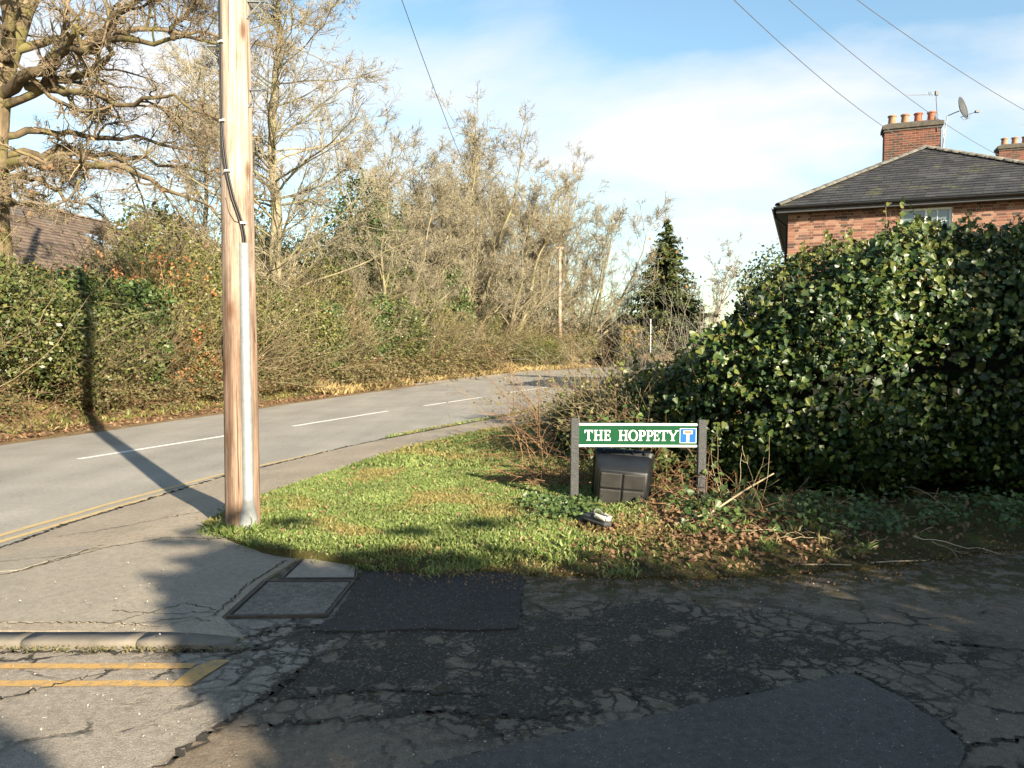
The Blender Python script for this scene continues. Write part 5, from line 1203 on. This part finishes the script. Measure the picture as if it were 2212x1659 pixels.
for x, y, z1, lab in ((10.05, 55.5, 3.6, 'thin white marker post in front of the yellow-green hedge'),):
    e = empty('marker_post', (x, y, 1.2), 0, lab, 'post'); MB().tube([(0, 0, 0), (0, 0, z1 - 1.2)], .032, 8).build('shaft', MAT['white_frame'], e); MB().lathe([(.036, z1 - 1.2), (.028, z1 - 1.17), (0, z1 - 1.15)], 8).build('cap', MAT['white_frame'], e)

# ------------------------------------------------------------------ ivy-covered hedge on the right
XS = np.array([.55, .9, 1.4, 1.8, 2.3, 2.6, 3.0, 3.4, 4.2, 5.0, 6.4, 8, 10.5])
HT = np.array([.4, .7, 1.0, 1.25, 1.66, 1.93, 2.28, 2.56, 2.76, 2.86, 2.96, 3.0, 3.0])
YC = np.array([11.2, 10.6, 10.0, 9.6, 9.15, 8.95, 8.85, 8.8, 8.8, 8.75, 8.65, 8.6, 8.5])
def ivy_surface(n, inset=0.0, thick=.22, xr=(.6, 9.5), th=(-.55, 2.6)):
    x = rng.uniform(*xr, n); th_ = rng.uniform(*th, n); H = np.interp(x, XS, HT); yc = np.interp(x, XS, YC)
    c, s_ = np.cos(th_), np.sin(th_); ex = .62
    ry = np.minimum(1.25, .35 + H * .38) - inset; rz = H * .52 - inset
    yy = yc - ry * np.sign(c) * np.abs(c) ** ex; zz = H * .50 + rz * np.sign(s_) * np.abs(s_) ** ex
    P = np.c_[x, yy, zz]; Nn = unit(np.c_[np.full(n, -.15), -c * 1.0, s_])
    d = lump(P, 41, 1.6, .15) + lump(P, 42, 4.5, .09); d -= thick * rng.random(n) ** 1.5
    return P + Nn * d[:, None], Nn
ivy = empty('ivy_hedge', (4.5, 9.0, .05), 0, 'great mound of dark glossy ivy rising behind the street sign', 'hedge')
def ivy_part(name, P, Nn, size, m, shape='ivy', spread=.55, droop=.8, kind='stuff', parent=ivy):
    V, F = leaves(P, Nn, size, shape, spread, .35, droop); return mobj(name, np_mesh(name, V - np.array(ivy.location), F), MAT[m], parent, kind)
P, Nn = ivy_surface(46000, 0, .36, th=(-1.25, 2.1)); ivy_part('foliage', P, Nn, .056, 'ivy_leaf', 'ivy_small', spread=.55, droop=1.3)
P, Nn = ivy_surface(9000, .26, .30, th=(-1.4, 2.3)); ivy_part('inner_foliage', P, Nn, .10, 'ivy_leaf', 'ivy_small', spread=.9)
P, Nn = ivy_surface(5500, 0, .12, th=(.75, 2.1)); ivy_part('young_foliage', P + np.array([0, 0, .03]), Nn, .052, 'ivy_young', 'ivy_small', spread=.7)
P, Nn = ivy_surface(1800, -.02, .10, th=(-.2, 1.3)); ivy_part('young_foliage', P, Nn, .052, 'ivy_young', 'ivy_small', spread=.7)
# closed inner hull, coloured near-black so the leaf gaps read as shade
def ivy_core():
    x = np.linspace(1.0, 9.6, 40); th = np.linspace(-1.56, 4.6, 28); V = []
    for xx in x:
        H = np.interp(xx, XS, HT); yc = np.interp(xx, XS, YC); c, s_ = np.cos(th), np.sin(th); ry = np.minimum(1.25, .35 + H * .38) - .58; rz = H * .52 - .52
        ry = max(ry, .08); rz = max(rz, .08)
        V.append(np.c_[np.full(len(th), xx), yc - ry * np.sign(c) * np.abs(c) ** .62, np.maximum(0.0, H * .5 + (rz + .48 * (s_ < 0)) * np.sign(s_) * np.abs(s_) ** .62)])
    V = np.concatenate(V); V += rng.normal(size=V.shape) * .05; n = len(th); F = np.array([(i * n + j, i * n + j + 1, (i + 1) * n + j + 1, (i + 1) * n + j) for i in range(len(x) - 1) for j in range(n - 1)])
    mobj('inner_hull', np_mesh('inner_hull', V - np.array(ivy.location), F), MAT['ivy_gap_shade'], ivy)
simple('ivy_gap_shade', (.010, .012, .006), .95, .5, 9, bump=.9, bscale=20)  # shade between the leaves put into the hull colour
ivy_core()
# sprays standing out of the face and upright shoots along the top
def ivy_sprays(C, D, n, L, r, m):
    K = 6; P = np.zeros((n, K, 3)); P[:, 0] = C; d = D
    for k in range(1, K):
        d = unit(d + rng.normal(size=(n, 3)) * .16 + np.array([0, 0, -.02])); P[:, k] = P[:, k - 1] + d * (L / (K - 1))[:, None]
    put_mesh('shoots', [tubes(P, np.full((n, K), r) * np.linspace(1, .4, K)[None], 4)], m, ivy, kind='stuff'); return P
C, Nn = ivy_surface(150, 0, .05, th=(.9, 2.0)); S = ivy_sprays(C, unit(Nn + np.array([0, 0, 1.2])), 150, rng.uniform(.12, .34, 150), .004, 'straw_stem')
Q = S[:, 1:].reshape(-1, 3); Q = np.repeat(Q, 2, 0) + rng.normal(size=(len(Q) * 2, 3)) * .02; ivy_part('young_foliage', Q, np.tile([-.1, -.7, .5], (len(Q), 1)), .052, 'ivy_young', spread=.8)
C, Nn = ivy_surface(200, 0, .05, th=(-.1, 1.1)); S = ivy_sprays(C, unit(Nn + np.array([-.15, -.4, .1])), 200, rng.uniform(.10, .30, 200), .004, 'brown_stem')
Q = S[:, 2:].reshape(-1, 3); Q = np.repeat(Q, 3, 0) + rng.normal(size=(len(Q) * 3, 3)) * .035; ivy_part('foliage', Q, np.tile([-.1, -.8, .45], (len(Q), 1)), .058, 'ivy_leaf', spread=.7)
# the long lit spray leaning out above the right-hand post
SPR = []
for (a, b_) in (((3.0, 8.6, 1.55), (1.95, 7.95, 1.72)), ((2.9, 8.6, 1.5), (2.05, 7.85, 1.45)), ((2.8, 8.6, 1.35), (2.25, 7.85, 1.15)), ((2.7, 8.6, 1.6), (2.0, 8.1, 1.6))):
    SPR.append(resample([a, ((a[0] + b_[0]) / 2, (a[1] + b_[1]) / 2, (a[2] + b_[2]) / 2 + .10), b_], 12))
put_mesh('shoots', [tubes(np.array(SPR), np.tile(np.linspace(.009, .004, 12), (len(SPR), 1)), 5)], 'brown_stem', ivy)
Q = np.concatenate([s_[4:] for s_ in SPR]); Q = np.repeat(Q, 6, 0) + rng.normal(size=(len(Q) * 6, 3)) * .06; ivy_part('foliage', Q, np.tile([0, -.8, .5], (len(Q), 1)), .066, 'ivy_leaf', spread=.6); Q = Q[::3] + rng.normal(size=(len(Q[::3]), 3)) * .03; ivy_part('young_foliage', Q, np.tile([0, -.8, .5], (len(Q), 1)), .06, 'ivy_young', spread=.6)
# flower heads
C, Nn = ivy_surface(230, -.05, .03, th=(-.1, 1.4)); H_ = np.repeat(C, 16, 0) + unit(rng.normal(size=(230 * 16, 3))) * .024; V, F = leaves(H_, rng.normal(size=H_.shape), .014, 'diamond', 1); mobj('seed_heads', np_mesh('seed_heads', V - np.array(ivy.location), F), MAT['ivy_head'], ivy, 'stuff')
# three hundred of the largest leaves on the outer face, one by one
tv, tf = LEAF['ivy']; LM = []
for i in range(4):
    me = poly_mesh('leaf', [(x * (1 + .1 * i), y - .35, z * (1 + .3 * i)) for x, y, z in tv], [tuple(f) for f in tf]); me.materials.append(MAT['ivy_young' if i == 3 else 'ivy_leaf']); LM.append(me)
P, Nn = ivy_surface(300, -.05, .06, (1.6, 6.4), (-.35, 1.2))
for i in range(300):
    o = bpy.data.objects.new('leaf', LM[0 if i % 5 else 3] if i % 3 else LM[1 + i % 2]); link(o, ivy)
    n_ = Vector(Nn[i] + rng.normal(size=3) * .4).normalized(); t_ = Vector(rng.normal(size=3) + np.array([0, 0, -1.2])); t_ = (t_ - n_ * t_.dot(n_)).normalized(); b_ = t_.cross(n_)
    M = Matrix((b_, t_, n_)).transposed().to_4x4(); s_ = rng.uniform(.055, .085); M = Matrix.Translation(Vector(P[i]) - Vector(ivy.location)) @ M @ Matrix.Scale(s_, 4); o.matrix_local = M

# ------------------------------------------------------------------ bramble thicket left of the ivy and dead stems round the sign
def thicket(name, label, c, n, L, spread, r, m, cat, lm=None, nl=0, lsize=.06, bias=(0, 0, 0), base=.3, tips=3, up=-.05, kindname='stems', lmfrac=.5):
    e = empty(name, c, 0, label, cat); a = rng.uniform(0, 6.28, n); b0 = np.array(c) + np.stack([rng.normal(size=n) * base, rng.normal(size=n) * base, np.zeros(n)], 1)
    an = np.radians(np.abs(rng.normal(spread, 20, n))); d = unit(np.stack([np.cos(a) * np.sin(an), np.sin(a) * np.sin(an), np.cos(an)], 1) + np.array(bias)); K = 9; P = np.zeros((n, K, 3)); P[:, 0] = b0; ln = L * rng.uniform(.5, 1.15, n)
    for k in range(1, K):
        d = unit(d + rng.normal(size=(n, 3)) * .12 + np.array([0, 0, up])); P[:, k] = P[:, k - 1] + d * (ln / (K - 1))[:, None]
    P[..., 2] = np.maximum(P[..., 2], .095 + rng.random(P[..., 2].shape) * .03); Rr = r * rng.uniform(.6, 1.3, n)[:, None] * np.linspace(1, .3, K)[None]
    P2, R2 = spawn(P, Rr, tips, .3, 1, 38, 14, .3, 4, -.01, .14, .6, .45, .3, .10, .002)
    put_mesh('stems', [tubes(P, Rr, 4), tubes(P2, R2, 3)], m, e, kind='stuff')
    if lm:
        T = np.concatenate([P2[:, -1], P2[:, 2], P[:, 3:].reshape(-1, 3)]); T = T[rng.permutation(len(T))[:nl]]; V, F = leaves(T, np.tile([0, -.4, .7], (len(T), 1)), lsize, 'ivy', .8); mobj('leaves', np_mesh('leaves', V - np.array(c), F), MAT[lm], e, 'stuff')
    return e
thicket('bramble_thicket', 'thorny bramble thicket arching over the pavement edge left of the ivy', (1.6, 11.2, .08), 300, 1.6, 48, .006, 'tan_twig', 'bramble', 'olive_leaf', 1500, .034, (-.25, 0, .1), .55, 6)
thicket('bramble_thicket', 'bare twig tangle cresting the dark hedge below the spruce', (3.4, 14.5, .08), 240, 2.7, 34, .008, 'grey_twig', 'bramble', 'olive_leaf', 700, .04, (-.1, 0, .1), .8, 5, -.02)
thicket('bramble_thicket', 'green bramble clump hanging behind the nameplate', (1.15, 8.3, .08), 80, .8, 42, .005, 'brown_stem', 'bramble', 'ground_ivy', 700, .05, (.1, 0, .1), .3, 4)
thicket('bramble_thicket', 'reddish bramble stems reaching left across the grass beside the sign', (.62, 8.7, .08), 70, 1.1, 62, .005, 'brown_stem', 'bramble', None, 0, .06, (-.6, -.15, 0), .3, 4)
thicket('bramble_thicket', 'tawny bramble tangle spilling over the low left end of the ivy', (1.5, 9.6, .5), 170, 1.0, 50, .005, 'tan_twig', 'bramble', 'bramble_leaf', 900, .04, (-.3, -.15, .25), .4, 5, -.04)
thicket('bramble_thicket', 'dark straggling twigs poking out over the footway', (1.0, 10.6, .3), 70, 1.6, 66, .005, 'brown_stem', 'bramble', 'olive_leaf', 300, .03, (-.75, 0, .05), .3, 5, -.01)
thicket('dead_stems', 'heap of broken brown stems at the foot of the right-hand post', (1.98, 7.1, .08), 110, .55, 66, .004, 'brown_stem', 'twigs', 'ground_ivy', 260, .06, (0, 0, -.1), .28, 3, -.05)
thicket('dead_stems', 'pale dry stalks scattered in the shade below the ivy', (3.2, 6.7, .08), 42, .6, 88, .0035, 'straw_stem', 'twigs', None, 0, .06, (0, 0, -.2), .75, 2, -.05)
thicket('dead_stems', 'thin dry stems standing to the right of the sign', (2.15, 7.4, .08), 10, .7, 18, .003, 'straw_stem', 'twigs', None, 0, .06, (0, 0, 0), .25, 1, 0)
thicket('dead_stems', 'few bent brown stems under the nameplate by the box', (1.62, 7.75, .08), 26, .5, 50, .004, 'brown_stem', 'twigs', None, 0, .06, (.1, 0, 0), .2, 2, -.03)
o = MB().tube([(1.35, 6.35, .11), (1.75, 6.6, .17), (2.15, 6.95, .30), (2.45, 7.1, .42)], [.006, .009, .010, .006], 6).build('fallen_branch', MAT['straw_stem'], None, True); tag(o, 'pale broken branch lying across the leaves right of the shoe', 'branch')
o = MB().tube([(2.0, 5.45, .03), (2.3, 5.44, .035), (2.45, 5.44, .03)], .007, 5).build('fallen_stick', MAT['straw_stem'], None, True); tag(o, 'short straight pale stick on the mossy edge, left of two', 'stick')
o = MB().tube([(2.62, 5.5, .03), (2.8, 5.52, .035), (3.05, 5.56, .03)], .007, 5).build('fallen_stick', MAT['straw_stem'], None, True); tag(o, 'short straight pale stick on the mossy edge, right of two', 'stick')

# ------------------------------------------------------------------ grass, fallen leaves and ground plants on the near verge
poly = np.array([(p[0], p[1]) for p in VERGE])
def inside(P):
    x, y = P[:, 0], P[:, 1]; r = np.zeros(len(P), bool); j = len(poly) - 1
    for i in range(len(poly)):
        xi, yi_, xj, yj = poly[i, 0], poly[i, 1], poly[j, 0], poly[j, 1]
        with np.errstate(divide='ignore', invalid='ignore'): c = ((yi_ > y) != (yj > y)) & (x < (xj - xi) * (y - yi_) / (yj - yi_) + xi)
        r ^= c; j = i
    return r
def verge_pts(n, x0, x1, y0, y1): P = np.c_[rng.uniform(x0, x1, n), rng.uniform(y0, y1, n)]; return P[inside(P)]
def edge_pts(n):
    E = np.array([(p[0], p[1]) for p in VERGE[14:]] + [VERGE[0], VERGE[1]], float); E = resample(np.c_[E, np.zeros(len(E))], 400)[:, :2]; E = E[E[:, 0] < 2.4]
    q = E[rng.integers(0, len(E), n)]; return q + rng.normal(size=(n, 2)) * np.array([.05, .07])
def zv(P): return np.where(P[:, 1] < 5.9, .03 + .05 * np.clip((P[:, 1] - 5.3) / .6, 0, 1), .085)
P = np.concatenate([verge_pts(170000, -2.8, 1.3, 5.3, 9.5), verge_pts(40000, -2.5, 2, 9.5, 14), verge_pts(14000, -1, 4, 13.5, 21)])
P3_ = np.c_[P, np.zeros(len(P))]
thin = lump(P3_, 77, 2.2, .6) + lump(P3_, 78, 7, .55) + lump(P3_, 79, 18, .4)
dens = np.clip(1.0 - np.clip((5.95 - P[:, 1]) / .5, 0, 1) * 1.0 - np.clip((P[:, 0] - .3) / 1.0, 0, 1) * .75 * (P[:, 1] < 7.6) + thin * .55, 0.04, 1)
P = P[(rng.random(len(P)) < dens) & (np.hypot(P[:, 0] - .72, P[:, 1] - 6.36) > .20)]; P = np.c_[P, zv(P) - .005]
near = P[:, 1] < 9.5
grass_tufts('grass', P[near], .040, .0033, 'grass_blade', 'short bright grass on the verge between the pole and the sign', lean=.7)
grass_tufts('grass', P[~near], .07, .0055, 'grass_blade', 'grass strip running on beside the footway behind the sign', lean=.6)
E_ = edge_pts(5200); E_ = E_[(lump(np.c_[E_, np.zeros(len(E_))], 90, 6, .6) + rng.normal(size=len(E_)) * .15 > .12) & (E_[:, 0] < .9)]; grass_tufts('grass', np.c_[E_, np.where(E_[:, 0] < -1.6, .07, .02)], .045, .0026, 'grass_blade', 'ragged fringe of grass spilling over the edge of the asphalt', lean=.9)
a_ = rng.uniform(0, 6.28, 900); rr_ = .14 + np.abs(rng.normal(size=900)) * .09
P = np.c_[-2.25 + np.cos(a_) * rr_, 6.32 + np.sin(a_) * rr_, np.full(900, .08)]; grass_tufts('grass', P, .09, .003, 'grass_blade', 'longer tufts of grass round the foot of the wooden pole', lean=.8)
P = np.c_[rng.uniform(-2.2, 1.3, 1100), np.zeros(1100), np.full(1100, .03)]; P[:, 1] = np.interp(P[:, 0], [-2.21, .15, 1.28], [13.18, 18.2, 22]) + rng.normal(size=1100) * .05; grass_tufts('grass', P, .06, .006, 'grass_blade', 'thin green line of weeds along the far kerb edge of the footway', lean=.8)
def tufts(n, x0, x1, y0, y1):
    c = verge_pts(n, x0, x1, y0, y1); c = np.repeat(c, 26, 0) + rng.normal(size=(len(c) * 26, 2)) * .025; return np.c_[c, zv(c)]
grass_tufts('grass', tufts(60, -.3, 3.0, 5.5, 7.4), .075, .0024, 'grass_blade', 'scattered fresh green tufts among the dead leaves by the sign', lean=.75)
def litter(name, P, size, m, label, up=.6):
    V, F = leaves(P + np.array([0, 0, .012]), np.tile([0, 0, 1.], (len(P), 1)), size, 'oak', up); return tag(mobj(name, np_mesh(name, V, F), MAT[m], None, 'stuff'), label, 'leaves')
P = verge_pts(10000, .0, 4.5, 5.3, 7.6); w = np.exp(-((P[:, 0] - 1.7) / 1.1) ** 2 - ((P[:, 1] - 6.3) / .8) ** 2); P = P[rng.random(len(P)) < w * 1.1 + .05]; litter('fallen_leaves', np.c_[P, zv(P)], .040, 'brown_leaf', 'crisp brown fallen leaves heaped in front of the street sign')
P = verge_pts(330, -2.5, 1.0, 5.4, 10); litter('fallen_leaves', np.c_[P, zv(P) + .015], .036, 'brown_leaf', 'odd brown leaves scattered over the bright grass')
def rosettes(n, x0, x1, y0, y1, hgt):
    c = verge_pts(n, x0, x1, y0, y1); k = 14; q = np.repeat(c, k, 0) + rng.normal(size=(len(c) * k, 2)) * .055; return np.c_[q, zv(q) + rng.uniform(.01, hgt, len(q))]
P = np.concatenate([rosettes(50, .1, .85, 6.5, 7.4, .10), rosettes(40, 1.5, 3.2, 6.0, 7.3, .13), rosettes(120, 2.6, 8, 6.2, 7.6, .13)]); V, F = leaves(P, np.tile([0, -.35, .9], (len(P), 1)), .038, 'ivy', .5)
tag(mobj('ground_ivy', np_mesh('ground_ivy', V, F), MAT['ground_ivy'], None, 'stuff'), 'small bright leafy weeds and ground ivy round the sign and below the hedge', 'weeds')
# grit and small pale scraps on the asphalt
P = np.c_[rng.uniform(-3.2, 4.5, 2600), rng.uniform(2.6, 5.3, 2600), np.full(2600, .004)]; P[P[:, 0] < -1.6, 2] = np.where(P[P[:, 0] < -1.6, 1] > 3.95, .09, .004); V, F = leaves(P, np.tile([0, 0, 1.], (len(P), 1)), .010, 'diamond', .4, .6)
tag(mobj('grit', np_mesh('grit', V, F), MAT['grit'] if 'grit' in MAT else simple('grit', (.30, .27, .23), .9, .5, 40), None, 'stuff'), 'loose pale grit and scraps lying on the asphalt', 'grit')
P = np.c_[rng.uniform(-3.3, -1.4, 700), 3.945 + rng.normal(size=700) * .025, np.full(700, .006)]; litter('fallen_leaves', P, .014, 'bramble_leaf', 'crumbled leaf debris in the gutter along the kerb', .8)

# ------------------------------------------------------------------ trees behind the camera whose shade covers the foreground, plus one added skylight blocker
def shade_tree(name, label, blobs, size, n, seed):
    b = blobs[0]; x, y = b[0][0], b[0][1]; base = (x, y, 0); e = empty(name, base, 0, label, 'tree')
    put_mesh('trunk', [tubes(np.array([resample([base, (x, y, b[0][2])], 6)]), np.linspace(.2, .06, 6)[None], 8)], 'oak_bark', e)
    for i, (c, r) in enumerate(blobs):
        r = (r[0], r[1], r[2] * .778)
        k = int(n * r[0] * r[2]) + 700; P, Nn = blob(k, c, r, seed + i, .25, .10, 1.6, -1); V, F = leaves(P, Nn, size, 'diamond', 1.0); mobj('crown', np_mesh('crown', V - np.array(base), F), MAT['shade_leaf'], e, 'stuff')
def at_ab(a, b, z): return (a * .825 + b * .565, a * .565 - b * .825, z * .778)
shade_tree('shade_tree', 'evergreen behind the camera shading the left part of the asphalt', [(at_ab(2.55, 5, 3.0), (1.7, 1.5, 2.2)), (at_ab(2.2, 5, 1.6), (1.6, 1.5, 1.7)), (at_ab(1.75, 5, 4.7), (.95, .8, .75)), (at_ab(1.5, 5, 5.6), (.35, .4, .35)), (at_ab(1.5, 5.0, 4.65), (.82, .7, .95)), (at_ab(1.35, 5.0, 5.2), (.55, .5, .45)), (at_ab(2.3, 5.0, 4.85), (.85, .6, .62))], .16, 2000, 61)
SP = []; e_ = [o for o in COL.objects if o.name.startswith('shade_tree')][-1]      # thin sprays that fringe the shadow
for a0, z0, L_ in ((1.25, 4.92, .42), (.98, 4.72, .4), (1.05, 4.52, .34), (.80, 4.34, .46), (.84, 4.20, .40), (.74, 4.02, .44), (.86, 3.86, .38), (.72, 3.72, .42), (.80, 3.58, .5), (.90, 3.40, .4), (1.9, 4.85, .3), (2.6, 4.45, .3), (3.2, 4.42, .3)):
    c = np.array(at_ab(a0 + L_, 5, z0 / .778)); d = np.array([-.825, -.565, rng.uniform(-.1, .35)]); n_ = 150; t_ = rng.random(n_)
    SP.append(c + d * (t_ * L_)[:, None] + rng.normal(size=(n_, 3)) * np.array([.05, .05, .022]) * (1.15 - t_)[:, None])
SP = np.concatenate(SP); V, F = leaves(SP, rng.normal(size=SP.shape), .085, 'diamond', 1.0); mobj('crown', np_mesh('crown', V - np.array(e_.location), F), MAT['shade_leaf'], e_, 'stuff')
shade_tree('shade_tree', 'broad evergreen hedge tree behind the camera shading the middle foreground', [(at_ab(5.0, 5, 2.5), (1.9, 1.5, 2.1)), (at_ab(4.4, 5.5, 1.4), (2.2, 1.5, 1.5)), (at_ab(3.5, 5, 3.4), (1.3, 1.2, 1.5)), (at_ab(7.2, 5, 3.3), (1.5, 1.4, 3.2)), (at_ab(6.0, 5, 2.8), (1.0, 1.2, 2.7)), (at_ab(7.0, 7, 2.2), (2.2, 2, 2.2))], .16, 2000, 71)
shade_tree('shade_tree', 'tall evergreen far to the right behind the camera shading the end of the ivy', [(at_ab(9.45, 5, 5.2), (1.75, 1.6, 5.6)), (at_ab(12.2, 5.5, 5.4), (2.2, 1.8, 5.6)), (at_ab(9.4, 6.5, 3.0), (1.5, 1.4, 3.0))], .17, 1600, 81)
shade_tree('shade_tree', 'unseen evergreen added behind the camera to block skylight', [(at_ab(-3.4, 5.5, 4.8), (2.2, 2.0, 4.6)), (at_ab(-6.5, 5, 4.5), (2.4, 2.2, 4.4))], .26, 500, 91)  # tree added out of view to keep skylight off the foreground
n_ = 2600; x_ = rng.uniform(-.9, 4.6, n_); y_ = np.interp(x_, [-1, 0, 1.2, 2.6, 3.9, 5], [5.35, 5.25, 5.12, 5.35, 5.85, 5.95]) + rng.normal(size=n_) * .16 - .03
litter('fallen_leaves', np.c_[x_, y_, np.full(n_, .022)], .018, 'brown_leaf', 'small leaf crumbs and debris along the mossy edge of the side road', .9)
e_ = [o for o in COL.objects if o.name.startswith('shade_tree')][-1]
shadow_bough = np.array([at_ab(a_, 5.2, z_ / .778) for a_, z_ in ((-3.4, 3.6), (-2.2, 4.0), (-1.0, 4.05), (-.25, 3.85), (.05, 3.62), (.18, 3.35), (.24, 3.0), (.2, 2.6))])
put_mesh('limb', [tubes(resample(shadow_bough, 20)[None], np.linspace(.14, .07, 20)[None], 8)], 'oak_bark', e_)  # unseen bough added to cast the dark streak at lower left
